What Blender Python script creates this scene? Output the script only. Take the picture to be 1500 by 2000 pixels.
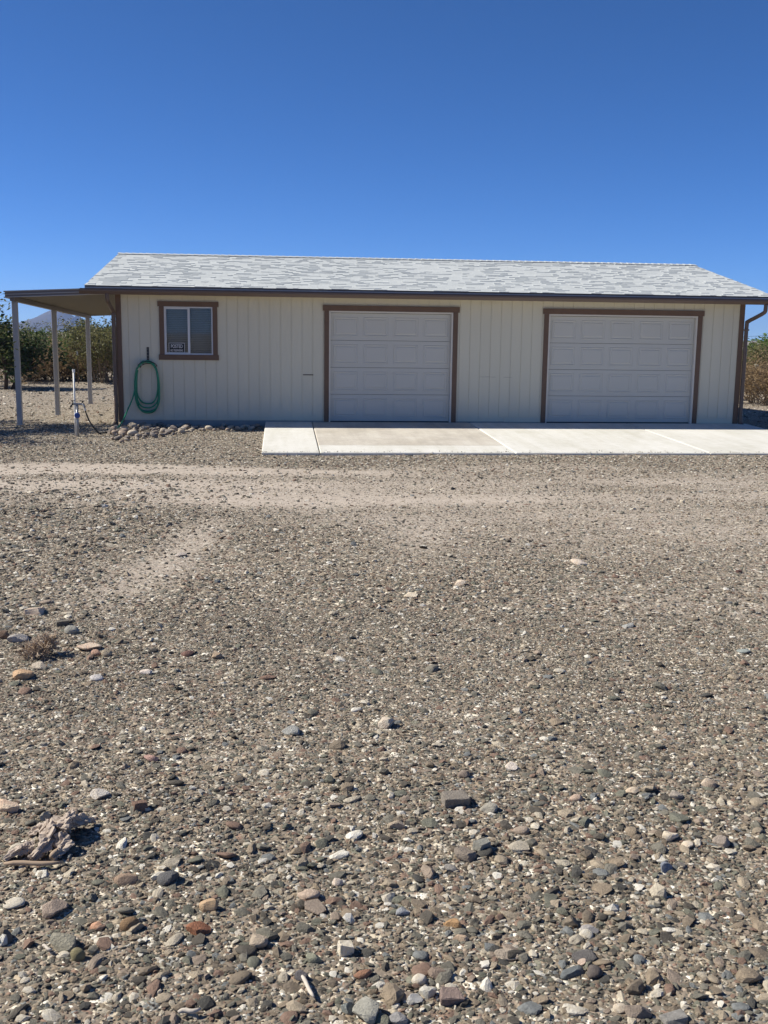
import bpy, bmesh, math, random
import numpy as np
from mathutils import Vector, Matrix, Euler

for o in list(bpy.data.objects):
    bpy.data.objects.remove(o)
scene = bpy.context.scene
COL = scene.collection

# ------------------------------------------------------------------ camera
# world: front wall plane y=0 (40 ft long, x 0..12.2), z=0 at the door sills, metres
CF, CYAW, CPIT, CROL = 2022.0, 0.1, 0.1687, 0.0127
CPOS = np.array([3.054, -20.138, 1.6645])
_F = np.array([math.sin(CYAW)*math.cos(CPIT), math.cos(CYAW)*math.cos(CPIT), -math.sin(CPIT)])
_R = np.array([math.cos(CYAW), -math.sin(CYAW), 0.])
_U = np.cross(_R, _F)
_R, _U = math.cos(CROL)*_R + math.sin(CROL)*_U, -math.sin(CROL)*_R + math.cos(CROL)*_U
cam = bpy.data.cameras.new('camera')
camo = bpy.data.objects.new('camera', cam)
COL.objects.link(camo)
cam.sensor_fit = 'VERTICAL'
cam.sensor_height = 36.0
cam.lens = CF/2000*36.0
cam.clip_start = 0.05
cam.clip_end = 20000
M = Matrix.Identity(4)
for i in range(3):
    M[i][0], M[i][1], M[i][2], M[i][3] = _R[i], _U[i], -_F[i], CPOS[i]
camo.matrix_world = M
scene.camera = camo

# ------------------------------------------------------------------ sky, sun, exposure
TO_SUN = Vector((-1.08, 0.20, 1.0)).normalized()
world = bpy.data.worlds.new('World')
scene.world = world
world.use_nodes = True
wn = world.node_tree
wn.nodes.clear()
sky = wn.nodes.new('ShaderNodeTexSky')
sky.sky_type = 'NISHITA'
sky.sun_disc = False
sky.sun_elevation = math.asin(TO_SUN.z)
sky.sun_rotation = math.atan2(TO_SUN.x, TO_SUN.y)
sky.altitude = 5000
sky.air_density = 0.8
sky.dust_density = 0.0
sky.ozone_density = 10.0
bg = wn.nodes.new('ShaderNodeBackground')
bg.inputs['Strength'].default_value = 0.1
wo = wn.nodes.new('ShaderNodeOutputWorld')
hs = wn.nodes.new('ShaderNodeHueSaturation')      # the phone's vivid rendering of blue, over the whole sky alike
hs.inputs['Saturation'].default_value = 1.08
wn.links.new(sky.outputs[0], hs.inputs['Color'])
wn.links.new(hs.outputs[0], bg.inputs[0])
wn.links.new(bg.outputs[0], wo.inputs[0])
sl = bpy.data.lights.new('sun', 'SUN')
sl.energy = 5.0
sl.angle = math.radians(0.53)
sl.color = (1.0, 0.945, 0.85)
so = bpy.data.objects.new('sun', sl)
COL.objects.link(so)
so.rotation_euler = TO_SUN.to_track_quat('Z', 'Y').to_euler()
so.location = (-30, 6, 30)
scene.view_settings.view_transform = 'Standard'
scene.view_settings.look = 'None'
scene.view_settings.exposure = 0.5
scene.view_settings.gamma = 1.0
scene.view_settings.use_curve_mapping = False

rng = np.random.default_rng(7)
random.seed(7)

# ------------------------------------------------------------------ helpers
def ray(px, py):
    return CPOS, _F + _R*(px-750)/CF + _U*(1000-py)/CF

def at(px, py, ax, v):
    c, d = ray(px, py)
    t = (v-c[ax])/d[ax]
    return c + t*d

def tag(o, label=None, cat=None, group=None, kind=None):
    if label: o['label'] = label
    if cat: o['category'] = cat
    if group: o['group'] = group
    if kind: o['kind'] = kind
    return o

def empty(name, loc=(0, 0, 0), rz=0):
    o = bpy.data.objects.new(name, None)
    o.empty_display_size = 0.2
    COL.objects.link(o)
    o.location = loc
    o.rotation_euler = (0, 0, rz)
    return o

def link(name, me, parent=None):
    o = bpy.data.objects.new(name, me)
    COL.objects.link(o)
    if parent is not None:
        o.parent = parent
    return o

class MB:
    def __init__(s):
        s.v = []; s.f = []
    def box(s, x0, x1, y0, y1, z0, z1):
        b = len(s.v)
        s.v += [(x0,y0,z0),(x1,y0,z0),(x1,y1,z0),(x0,y1,z0),(x0,y0,z1),(x1,y0,z1),(x1,y1,z1),(x0,y1,z1)]
        s.f += [tuple(b+i for i in q) for q in ((0,3,2,1),(4,5,6,7),(0,1,5,4),(1,2,6,5),(2,3,7,6),(3,0,4,7))]
        return s
    def hexa(s, pts):
        b = len(s.v)
        s.v += [tuple(p) for p in pts]
        s.f += [tuple(b+i for i in q) for q in ((0,3,2,1),(4,5,6,7),(0,1,5,4),(1,2,6,5),(2,3,7,6),(3,0,4,7))]
        return s
    def poly_prism(s, pts, axis, a0, a1):
        # pts: 2D outline; extruded along axis (0=x,1=y,2=z)
        b = len(s.v); n = len(pts)
        for a in (a0, a1):
            for p in pts:
                q = list(p); q.insert(axis, a); s.v.append(tuple(q))
        s.f.append(tuple(b+i for i in range(n))[::-1])
        s.f.append(tuple(b+n+i for i in range(n)))
        for i in range(n):
            j = (i+1) % n
            s.f.append((b+i, b+j, b+n+j, b+n+i))
        return s
    def tube(s, path, r, n=8, cap=True):
        path = [Vector(p) for p in path]
        rs = r if isinstance(r, (list, tuple, np.ndarray)) else [r]*len(path)
        b = len(s.v)
        up = None
        for i, p in enumerate(path):
            if i == 0: t = path[1]-p
            elif i == len(path)-1: t = p-path[i-1]
            else: t = path[i+1]-path[i-1]
            t.normalize()
            if up is None:
                a = Vector((0,0,1)) if abs(t.z) < .9 else Vector((0,1,0))
                up = t.cross(a).normalized()
            up = (up - t*up.dot(t)).normalized()
            w = t.cross(up)
            for k in range(n):
                an = 2*math.pi*k/n
                s.v.append(tuple(p + (up*math.cos(an) + w*math.sin(an))*rs[i]))
        for i in range(len(path)-1):
            for k in range(n):
                k2 = (k+1) % n
                s.f.append((b+i*n+k, b+i*n+k2, b+(i+1)*n+k2, b+(i+1)*n+k))
        if cap:
            s.f.append(tuple(b+k for k in range(n))[::-1])
            e = b+(len(path)-1)*n
            s.f.append(tuple(e+k for k in range(n)))
        return s
    def mesh(s, name, mat, smooth=False):
        me = bpy.data.meshes.new(name)
        me.from_pydata(s.v, [], s.f)
        if mat: me.materials.append(mat)
        bm = bmesh.new(); bm.from_mesh(me)
        bmesh.ops.recalc_face_normals(bm, faces=bm.faces)
        bm.to_mesh(me); bm.free()
        if smooth:
            me.polygons.foreach_set('use_smooth', [True]*len(me.polygons))
        me.update()
        return me
    def build(s, name, mat, parent=None, smooth=False, bevel=0):
        o = link(name, s.mesh(name, mat, smooth), parent)
        if bevel:
            m = o.modifiers.new('bevel', 'BEVEL'); m.width = bevel; m.segments = 2; m.limit_method = 'ANGLE'
        return o

def catmull(P, n=8):
    P = [np.array(p, float) for p in P]
    Q = [2*P[0]-P[1]] + P + [2*P[-1]-P[-2]]
    out = []
    for i in range(1, len(Q)-2):
        a, b, c, d = Q[i-1], Q[i], Q[i+1], Q[i+2]
        for k in range(n):
            t = k/n
            out.append(.5*((2*b)+(-a+c)*t+(2*a-5*b+4*c-d)*t*t+(-a+3*b-3*c+d)*t**3))
    out.append(P[-1])
    return [tuple(p) for p in out]

# ------------------------------------------------------------------ materials
class NT:
    def __init__(s, name):
        s.m = bpy.data.materials.new(name); s.m.use_nodes = True
        s.t = s.m.node_tree; s.n = s.t.nodes
        s.b = s.n['Principled BSDF']; s.out = s.n['Material Output']
    def N(s, typ, **kw):
        n = s.n.new(typ)
        for k, v in kw.items(): setattr(n, k, v)
        return n
    def L(s, a, b): s.t.links.new(a, b)
    def coord(s, scale=(1,1,1), kind='Object'):
        if kind == 'World':
            g = s.N('ShaderNodeNewGeometry'); src = g.outputs['Position']
        else:
            g = s.N('ShaderNodeTexCoord'); src = g.outputs[kind]
        mp = s.N('ShaderNodeMapping'); mp.inputs['Scale'].default_value = scale
        s.L(src, mp.inputs['Vector'])
        return mp.outputs['Vector']
    def noise(s, vec, scale, detail=4, rough=.55):
        n = s.N('ShaderNodeTexNoise'); n.inputs['Scale'].default_value = scale
        n.inputs['Detail'].default_value = detail; n.inputs['Roughness'].default_value = rough
        s.L(vec, n.inputs['Vector']); return n.outputs['Fac']
    def ramp(s, fac, stops, interp='LINEAR'):
        r = s.N('ShaderNodeValToRGB'); cr = r.color_ramp; cr.interpolation = interp
        while len(cr.elements) < len(stops): cr.elements.new(.5)
        for e, (p, c) in zip(cr.elements, stops):
            e.position = p; e.color = (c[0], c[1], c[2], 1) if isinstance(c, (tuple, list)) else (c, c, c, 1)
        s.L(fac, r.inputs['Fac']); return r.outputs['Color']
    def mix(s, fac, a, b, blend='MIX'):
        x = s.N('ShaderNodeMix', data_type='RGBA', blend_type=blend)
        for sock, v in ((x.inputs[0], fac), (x.inputs[6], a), (x.inputs[7], b)):
            if isinstance(v, (int, float)): sock.default_value = v
            elif isinstance(v, (tuple, list)): sock.default_value = (*v[:3], 1)
            else: s.L(v, sock)
        return x.outputs[2]
    def math(s, op, a, b=0.0):
        x = s.N('ShaderNodeMath', operation=op)
        for sock, v in ((x.inputs[0], a), (x.inputs[1], b)):
            if isinstance(v, (int, float)): sock.default_value = v
            else: s.L(v, sock)
        return x.outputs[0]
    def color(s, c): 
        if isinstance(c, (tuple, list)): s.b.inputs['Base Color'].default_value = (*c[:3], 1)
        else: s.L(c, s.b.inputs['Base Color'])
    def bump(s, h, dist=.01, strength=1.0, prev=None):
        b = s.N('ShaderNodeBump'); b.inputs['Distance'].default_value = dist; b.inputs['Strength'].default_value = strength
        s.L(h, b.inputs['Height'])
        if prev is not None: s.L(prev, b.inputs['Normal'])
        s.L(b.outputs[0], s.b.inputs['Normal']); return b.outputs[0]
    def rough(s, r):
        if isinstance(r, (int, float)): s.b.inputs['Roughness'].default_value = r
        else: s.L(r, s.b.inputs['Roughness'])

def painted(name, col, rough=.6, var=.12, scale=2.0, stretch=(1,1,1), bump=.0008, bscale=60, spec=.4):
    t = NT(name)
    v = t.coord(stretch, 'World')
    n = t.noise(v, scale, 5, .6)
    c = t.mix(n, tuple(x*(1-var) for x in col), tuple(min(1, x*(1+var)) for x in col))
    n2 = t.noise(v, bscale, 3)
    t.color(c); t.rough(rough); t.bump(n2, bump)
    t.b.inputs['Specular IOR Level'].default_value = spec
    return t.m

MT = {}
MT['siding'] = painted('siding_paint', (.638, .60, .472), .65, .05, 1.3, (3, 3, .35), .0015, 30, .3)
MT['brown'] = painted('brown_trim', (.15, .094, .063), .6, .18, 3, (2, 2, 2), .001, 40, .3)
MT['gutter'] = painted('brown_gutter', (.13, .086, .062), .4, .1, 3, (1, 3, 3), .0004, 20, .5)
MT['fascia'] = painted('shade_black_fascia', (.022, .018, .016), .7, .15, 3)  # brown board coloured near black: deep shade above the gutter put into it
MT['soffit'] = painted('soffit_paint', (.50, .44, .36), .7, .06, 3)
MT['door'] = painted('door_paint', (.55, .535, .475), .42, .03, 1.5, (1, 1, 1), .0005, 90, .5)
MT['jamb'] = painted('jamb_paint', (.70, .66, .58), .6, .05, 2)
MT['white_vinyl'] = painted('white_vinyl', (.62, .63, .64), .4, .03, 3)
MT['rubber'] = painted('black_rubber', (.02, .02, .02), .6, .2, 3)
MT['alu_shaded'] = painted('patio_alu_shaded', (.17, .15, .145), .5, .06, 3)  # darker copy of the patio aluminium, fascia recess shade put into the colour
MT['alu'] = painted('patio_aluminium', (.36, .345, .33), .45, .06, 3, (1, 1, 1), .0003, 40, .5)
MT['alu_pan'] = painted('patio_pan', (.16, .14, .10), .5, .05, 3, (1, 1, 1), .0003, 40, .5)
MT['post'] = painted('post_paint', (.40, .395, .39), .5, .07, 3, (1, 1, .4), .0004, 40, .4)
MT['footing'] = painted('footing_concrete', (.33, .31, .29), .85, .15, 5, (1, 1, 1), .003, 40, .2)
MT['pvc'] = painted('white_pvc', (.74, .72, .66), .45, .06, 3)
MT['galv'] = painted('galvanised_pipe', (.30, .31, .32), .45, .2, 8)
MT['galv'].node_tree.nodes['Principled BSDF'].inputs['Metallic'].default_value = .6
MT['blue'] = painted('blue_plastic', (.03, .08, .28), .4, .1, 5)
MT['black'] = painted('black_metal', (.012, .013, .015), .45, .2, 5)
MT['brass'] = painted('coupling_metal', (.55, .52, .46), .35, .1, 8)
MT['brass'].node_tree.nodes['Principled BSDF'].inputs['Metallic'].default_value = .8
MT['hose'] = painted('green_hose', (.016, .22, .115), .38, .12, 6, (1, 1, 1), .0003, 120, .5)
MT['hose_dark'] = painted('dark_hose', (.03, .032, .03), .5, .15, 6)
MT['sign_black'] = painted('sign_black', (.012, .012, .012), .5, .05, 3)
MT['sign_white'] = painted('sign_white', (.62, .62, .60), .5, .03, 3)
MT['blind'] = painted('blind_slat', (.27, .27, .26), .5, .04, 3)
MT['dark_room'] = painted('interior', (.10, .095, .09), .8, .05, 2)
MT['slot'] = painted('weathered_slot', (.16, .13, .115), .7, .1, 5)
MT['wire'] = painted('cable', (.03, .03, .03), .6, .1, 2)
MT['pole'] = painted('pole_wood', (.14, .10, .075), .8, .2, 3, (3, 3, .3))
MT['marker'] = painted('marker_white', (.75, .75, .74), .5, .03, 2)

# glass
t = NT('window_glass')
t.color((.9, .95, .95)); t.rough(.02)
t.b.inputs['Transmission Weight'].default_value = 1.0
t.b.inputs['IOR'].default_value = 1.42
MT['glass'] = t.m

# shingles: pale grey mineral granules, tone differs from tab to tab
t = NT('asphalt_shingle')
oi = t.N('ShaderNodeObjectInfo'); ge = t.N('ShaderNodeNewGeometry')
r = t.math('FRACT', t.math('ADD', oi.outputs['Random'], ge.outputs['Random Per Island']))
base = t.ramp(r, [(0, (.465, .49, .485)), (.2, (.485, .51, .502)), (.8, (.505, .53, .52)), (1, (.525, .548, .535))])
v = t.coord((1, 1, 1), 'World')
gr = t.noise(v, 140, 2, .7)
big = t.noise(v, .9, 3)
c = t.mix(.35, base, t.ramp(gr, [(.3, .25), (.7, .75)]), 'OVERLAY')
c = t.mix(.15, c, t.ramp(big, [(.3, .40), (.7, .58)]), 'OVERLAY')
t.color(c); t.rough(.9); t.bump(gr, .002); t.b.inputs['Specular IOR Level'].default_value = .2
MT['shingle'] = t.m

# concrete apron
def concrete(name, a, b):
    t = NT(name)
    v = t.coord((1, 1, 1), 'World')
    n1 = t.noise(v, .8, 6, .6); n2 = t.noise(v, 7, 5, .65); n3 = t.noise(v, 120, 2)
    vs = t.coord((3.0, .3, 1), 'World'); n4 = t.noise(vs, 1.3, 5, .65)
    c = t.mix(t.ramp(n1, [(.32, 0.), (.68, 1.)]), a, b)
    c = t.mix(.30, c, t.ramp(n2, [(.3, .32), (.7, .62)]), 'OVERLAY')
    c = t.mix(.45, c, t.ramp(n4, [(.32, .34), (.60, .56)]), 'OVERLAY')
    t.color(c); t.rough(.85); t.bump(n3, .0015); t.b.inputs['Specular IOR Level'].default_value = .25
    return t.m
MT['conc'] = concrete('apron_concrete', (.60, .585, .52), (.67, .655, .595))
MT['conc_stain'] = concrete('stained_concrete', (.47, .425, .35), (.58, .545, .47))

# stones: one material, colour differs per stone
STONE_STOPS = [(0.0, (0.109, 0.096, 0.077)), (.09, (0.222, 0.180, 0.131)), (.18, (0.307, 0.244, 0.171)), (.27, (0.183, 0.171, 0.135)),
               (.37, (0.396, 0.327, 0.235)), (.46, (0.217, 0.200, 0.158)), (.54, (0.247, 0.166, 0.122)), (.61, (0.514, 0.449, 0.339)),
               (.68, (0.188, 0.185, 0.140)), (.75, (0.337, 0.268, 0.204)), (.81, (0.653, 0.585, 0.461)), (.87, (0.084, 0.080, 0.070)),
               (.91, (0.772, 0.722, 0.605)), (.96, (0.217, 0.224, 0.212))]
def stone_mat(name, fixed=None, gain=1.0):
    t = NT(name)
    v = t.coord((1, 1, 1), 'Object')
    n = t.noise(v, 3.0, 5, .65); n2 = t.noise(v, 14, 4, .7)
    if fixed is None:
        oi = t.N('ShaderNodeObjectInfo')
        c = t.ramp(oi.outputs['Random'], [(p, tuple(x*gain for x in q)) for p, q in STONE_STOPS], 'CONSTANT')
    else:
        c = t.mix(0.0, fixed, fixed)
    c = t.mix(.55, c, t.ramp(n, [(.3, .32), (.7, .74)]), 'OVERLAY')
    c = t.mix(.35, c, t.ramp(n2, [(.3, .3), (.7, .68)]), 'OVERLAY')
    t.color(c); t.rough(.88); t.bump(n2, .03, .6); t.b.inputs['Specular IOR Level'].default_value = .25
    return t.m
MT['stone'] = stone_mat('loose_stone')

# ground: dusty tan-brown dirt full of small grit; attribute 'dirt' = where wheels have worn it smooth
t = NT('gravel_ground')
v = t.coord((1, 1, 1), 'World')
at_ = t.N('ShaderNodeAttribute'); at_.attribute_name = 'dirt'
dirt = at_.outputs['Fac']
vo = t.N('ShaderNodeTexVoronoi'); vo.inputs['Scale'].default_value = 75; t.L(v, vo.inputs['Vector'])
vo2 = t.N('ShaderNodeTexVoronoi'); vo2.inputs['Scale'].default_value = 30; t.L(v, vo2.inputs['Vector'])
sep = t.N('ShaderNodeSeparateColor'); t.L(vo.outputs['Color'], sep.inputs[0])
sep2 = t.N('ShaderNodeSeparateColor'); t.L(vo2.outputs['Color'], sep2.inputs[0])
nb = t.noise(v, .55, 6, .6); nm = t.noise(v, 5, 6, .65); nf = t.noise(v, 60, 3, .7)
soil = t.mix(t.ramp(nb, [(.35, 0.), (.65, 1.)]), (.195, .160, .122), (.275, .230, .180))
soil = t.mix(.5, soil, t.ramp(nm, [(.3, .34), (.7, .64)]), 'OVERLAY')
worn = t.mix(t.ramp(nm, [(.3, 0.), (.7, 1.)]), (.40, .34, .275), (.51, .442, .368))
soil = t.mix(dirt, soil, worn)
peb = t.ramp(sep.outputs[0], [(p, q) for p, q in STONE_STOPS], 'CONSTANT')
pebm = t.ramp(sep.outputs[1], [(.45, 0.), (.5, 1.)])
f = t.math('MULTIPLY', pebm, t.math('SUBTRACT', 1.0, t.math('MULTIPLY', dirt, .75)))
c = t.mix(f, soil, peb)
peb2 = t.ramp(sep2.outputs[0], [(p, q) for p, q in STONE_STOPS], 'CONSTANT')
f2 = t.math('MULTIPLY', t.ramp(sep2.outputs[1], [(.66, 0.), (.7, .9)]), t.math('SUBTRACT', 1.0, t.math('MULTIPLY', dirt, .8)))
c = t.mix(f2, c, peb2)
c = t.mix(.3, c, t.ramp(nf, [(.3, .3), (.7, .7)]), 'OVERLAY')
t.color(c); t.rough(.95); t.b.inputs['Specular IOR Level'].default_value = .15
h1 = t.math('MULTIPLY', t.math('SUBTRACT', 1.0, vo.outputs['Distance']), t.math('ADD', .25, f))
h2 = t.math('MULTIPLY', t.math('SUBTRACT', 1.0, vo2.outputs['Distance']), f2)
pb = t.bump(h1, .008, .8)
pb = t.bump(h2, .02, .8, pb)
t.bump(nm, .02, .5, pb)
MT['ground'] = t.m

def leaf_mat(name, a, b, trans=.4):
    t = NT(name)
    oi = t.N('ShaderNodeObjectInfo'); ge = t.N('ShaderNodeNewGeometry')
    r = t.math('FRACT', t.math('ADD', t.math('MULTIPLY', oi.outputs['Random'], .0), ge.outputs['Random Per Island']))
    c = t.mix(r, a, b)
    t.color(c); t.rough(.6); t.b.inputs['Specular IOR Level'].default_value = .25
    tr = t.N('ShaderNodeBsdfTranslucent'); t.L(c, tr.inputs[0])
    mx = t.N('ShaderNodeMixShader'); mx.inputs[0].default_value = trans
    t.L(t.b.outputs[0], mx.inputs[1]); t.L(tr.outputs[0], mx.inputs[2]); t.L(mx.outputs[0], t.out.inputs['Surface'])
    return t.m
MT['leaf_mesq'] = leaf_mat('mesquite_leaf', (.135, .145, .048), (.25, .25, .105))
MT['leaf_dark'] = leaf_mat('dark_leaf', (.03, .055, .018), (.085, .115, .038))
MT['leaf_green'] = leaf_mat('green_leaf', (.075, .14, .026), (.16, .235, .055))
MT['leaf_creo'] = leaf_mat('creosote_leaf', (.105, .112, .04), (.20, .185, .075))
MT['leaf_dry'] = leaf_mat('dry_leaf', (.22, .15, .08), (.40, .29, .155))
MT['bark'] = painted('bark', (.085, .062, .045), .9, .3, 8, (1, 1, .4), .006, 25, .1)
MT['bark_grey'] = painted('grey_bark', (.20, .155, .11), .9, .25, 8, (1, 1, .4), .004, 25, .1)
MT['twig_dry'] = painted('dry_twig', (.46, .36, .26), .9, .2, 12, (1, 1, 1), .001, 30, .1)
MT['driftwood'] = painted('weathered_wood', (.43, .355, .285), .9, .35, 9, (1, 1, 1), .012, 18, .1)
MT['stick'] = painted('stick_wood', (.36, .27, .19), .9, .25, 9, (.2, 1, 1), .003, 18, .1)
MT['bone'] = painted('bleached_wood', (.52, .46, .38), .85, .3, 30)

t = NT('mountain_rock')
v = t.coord((1, 1, 1), 'World'); n = t.noise(v, .012, 8, .62)
t.color(t.mix(t.ramp(n, [(.35, 0.), (.65, 1.)]), (.035, .03, .03), (.07, .06, .058))); t.rough(.95)
MT['mountain'] = t.m

# ------------------------------------------------------------------ terrain
_oct = [(rng.normal(size=2), rng.uniform(0, 6.28)) for _ in range(14)]
def fnoise(x, y, s):
    r = 0
    for i, (d, p) in enumerate(_oct):
        r = r + np.sin((d[0]*x + d[1]*y)*s + p)
    return r/14**.5
YK = [-60, -20.1, -16, -12, -8, -5.2, -4.0, -1.8, 0, 3.4, 7.5, 14, 30, 80]
ZK = [.06, .055, .03, 0., -.09, -.165, -.155, -.10, -.085, -.16, -.165, -.17, -.15, -.15]
def g(x, y, fine=True):
    x = np.asarray(x, float); y = np.asarray(y, float)
    z = np.interp(y, YK, ZK)
    m = np.clip(1-np.maximum(np.abs(x-5)-14, np.abs(y+6)-16)/30, 0, 1)
    z = z + .018*fnoise(x, y, .8)*m
    # around the apron the ground stays just under the slab
    sx = np.clip(1-np.maximum(2.6-x, x-12.7)/.7, 0, 1); sy = np.clip(1-np.maximum(-4.4-y, y)/.5, 0, 1)
    k = sx*sy
    zs = .0315*np.minimum(y, 0) - .032
    z = z*(1-k) + np.minimum(z, zs)*k
    if fine:
        z = z + .006*fnoise(x, y, 5.)*m
    return z
def gz(x, y): return float(g(x, y))

def _edge(px):
    w = np.array([at(p, q, 2, -.08)[:2] for p, q in px]); return w[np.argsort(w[:, 0])]
DLO = _edge([(-400, 1000), (0, 1005), (300, 1030), (520, 1075), (800, 1150), (960, 1175), (1100, 1120), (1500, 1100), (2000, 1100)])
DHI = _edge([(-400, 884), (0, 886), (500, 896), (620, 907), (1000, 912), (1500, 914), (2000, 916)])
def dirtmask(x, y):
    x = np.asarray(x, float); y = np.asarray(y, float)
    n = fnoise(x, y, .55)*.5
    n2 = fnoise(x+31, y*1.7-9, 1.4)*.5
    # broad worn drive sweeping past the apron: near and far edge as lines on the ground
    lo = np.interp(x, DLO[:, 0], DLO[:, 1]) + .45*n + .3*n2
    hi = np.interp(x, DHI[:, 0], DHI[:, 1]) + .25*n2
    streak = .5+.5*fnoise(x*.22+3, y*2.1, 1.6)
    a = np.clip((y-lo)/2.2, 0, 1)**.8*np.clip((hi-y)/.5, 0, 1)*(.72+.28*np.clip((6.5-x)/4, 0, 1))*(.72+.5*streak)
    a2 = 0
    # worn area on the right
    b = (.52+.25*n2)*np.clip((x-2.9+.12*(y+11))/2.5, 0, 1)*np.clip((-5.2-y)/1.0, 0, 1)*np.clip((y+16.3)/3.5, 0, 1)
    # wheel ruts coming towards the camera
    c = .9*np.exp(-((x-(2.15+.10*(y+12)+.2*n))/.33)**2)*np.clip((-9-y)/2, 0, 1)*np.clip((y+15.2)/2, 0, 1)
    d = .85*np.exp(-((x-(4.35+.12*(y+10)+.25*n))/.5)**2)*np.clip((-8-y)/2, 0, 1)*np.clip((y+14)/2.5, 0, 1)
    m = np.maximum.reduce([a, b, c, d])
    back = .22*np.clip((y-.5)/2, 0, 1)
    m = np.maximum(m, back)
    return np.clip(m + .22*n2*(m > .05) - .05, 0, 1)

def axis(lo, hi, step, far):
    a = list(np.arange(lo, hi+1e-6, step))
    s = step; v = a[-1]
    while v < far: s *= 1.35; v += s; a.append(v)
    s = step; v = a[0]; pre = []
    while v > -far: s *= 1.35; v -= s; pre.append(v)
    return np.array(pre[::-1]+a)
gx = axis(-6, 17, .12, 4500); gy = axis(-21, 10, .12, 4500)
X, Y = np.meshgrid(gx, gy, indexing='ij')
Z = g(X, Y)
nx, ny = len(gx), len(gy)
vv = np.stack([X, Y, Z], -1).reshape(-1, 3)
ii, jj = np.meshgrid(np.arange(nx-1), np.arange(ny-1), indexing='ij')
a = (ii*ny+jj).ravel()
ff = np.stack([a, a+ny, a+ny+1, a+1], -1)
me = bpy.data.meshes.new('gravel_ground')
me.from_pydata(vv.tolist(), [], ff.tolist())
me.materials.append(MT['ground'])
at_l = me.attributes.new('dirt', 'FLOAT', 'POINT')
at_l.data.foreach_set('value', dirtmask(X, Y).ravel().astype(np.float32))
me.polygons.foreach_set('use_smooth', [True]*len(me.polygons))
ground = tag(link('gravel_ground', me), 'stony tan gravel ground spreading from the camera to the desert', 'ground', kind='structure')

# far mountains, seen under the patio cover
def hills(name, pts, y, depth, label):
    xs = np.linspace(pts[0][0], pts[-1][0], 160)
    zc = np.interp(xs, [p[0] for p in pts], [p[1] for p in pts])
    rows = []
    ts = np.linspace(-1, 1, 25)
    r2 = np.random.default_rng(5)
    ph = r2.uniform(0, 6.28, 12); fr = r2.uniform(.004, .05, 12)
    rid = sum(np.sin(xs*fr[i]+ph[i])*(.6/(1+fr[i]*60)) for i in range(12))
    V = []
    for t_ in ts:
        prof = (1-abs(t_))**.9
        wob = 1+.10*np.sin(xs*.02+t_*5)+.06*rid*(1-prof)
        V.append(np.stack([xs, np.full_like(xs, y)+t_*depth + 30*rid*(1-abs(t_)), np.maximum(zc*prof*wob, -1)-.6+.8*rid*prof], -1))
    V = np.concatenate(V)
    n = len(xs); F = []
    for i in range(len(ts)-1):
        for j in range(n-1):
            F.append((i*n+j, i*n+j+1, (i+1)*n+j+1, (i+1)*n+j))
    me = bpy.data.meshes.new(name); me.from_pydata(V.tolist(), [], F); me.materials.append(MT['mountain'])
    return tag(link(name, me), label, 'mountain', kind='structure')
YM = 3000
prof = [(-40, 672), (10, 650), (45, 628), (68, 622), (80, 612), (97, 605), (108, 603), (120, 606), (130, 613), (141, 622.5), (150, 618), (157, 626), (170, 640), (200, 640), (330, 655)]
pts = [(float(at(px, py, 1, YM)[0]), float(at(px, py, 1, YM)[2])) for px, py in prof]
hills('mountain', pts, YM, 420, 'blue far mountain peak seen under the patio cover')

# ------------------------------------------------------------------ concrete apron
SL = .0315; AL = 4.15
apron = empty('concrete_apron', (0, 0, 0)); tag(apron, 'pale concrete apron in front of the garage doors', 'pavement', kind='structure')
def slab(x0, x1, d0, d1, mat, dz=0.):
    gap = .006
    x0 += gap; x1 -= gap
    e = .012
    m = MB()
    def z(d): return -SL*d + dz
    # top with small rounded-off arris
    b = len(m.v)
    for (xa, xb, da, db, h) in ((x0, x1, d0, d1, -.14), (x0, x1, d0, d1, -e), (x0+e, x1-e, d0+e, d1-e, 0)):
        for x, d in ((xa, db), (xb, db), (xb, da), (xa, da)):
            m.v.append((x, -d, z(d)+h))
    m.f += [(0,3,2,1), (8,9,10,11)]
    for k in (0, 4):
        for i in range(4):
            j = (i+1) % 4
            m.f.append((k+i, k+j, k+4+j, k+4+i))
    return m.build('slab_panel', mat, apron)
JX = [2.745, 3.65, 6.738, 9.93, 12.42]
d_st = -float(at(800, 868, 2, -.09)[1])
slab(JX[0], JX[1], .0, AL, MT['conc'])
slab(JX[1], JX[2], .0, d_st, MT['conc_stain'], .0)
slab(JX[1], JX[2], d_st-.006, AL, MT['conc'], .0)
slab(JX[2], JX[3], .0, AL, MT['conc'])
slab(JX[3], JX[4], .0, AL, MT['conc'])

# ------------------------------------------------------------------ garage building
W, D = 12.2, 7.7
RY, RZ = 3.85, 3.385           # ridge
EY, EZ = -.42, 2.512           # shingle edge at the front eave
RS = (RZ-EZ)/(RY-EY)           # roof slope
XL, XR = -.50, 12.66           # rakes
WTOP = 2.37
bld = empty('garage_building', (0, 0, 0))
tag(bld, 'long white sided garage with brown trim, two roller doors and grey shingle roof', 'garage')
D1 = (3.972, 6.372); D2 = (8.259, 11.269); DH = 2.12
WN = (.865, 1.771, 1.262, 2.155)
OPEN = [(D1[0], D1[1], -1, DH), (D2[0], D2[1], -1, DH), WN]

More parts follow.
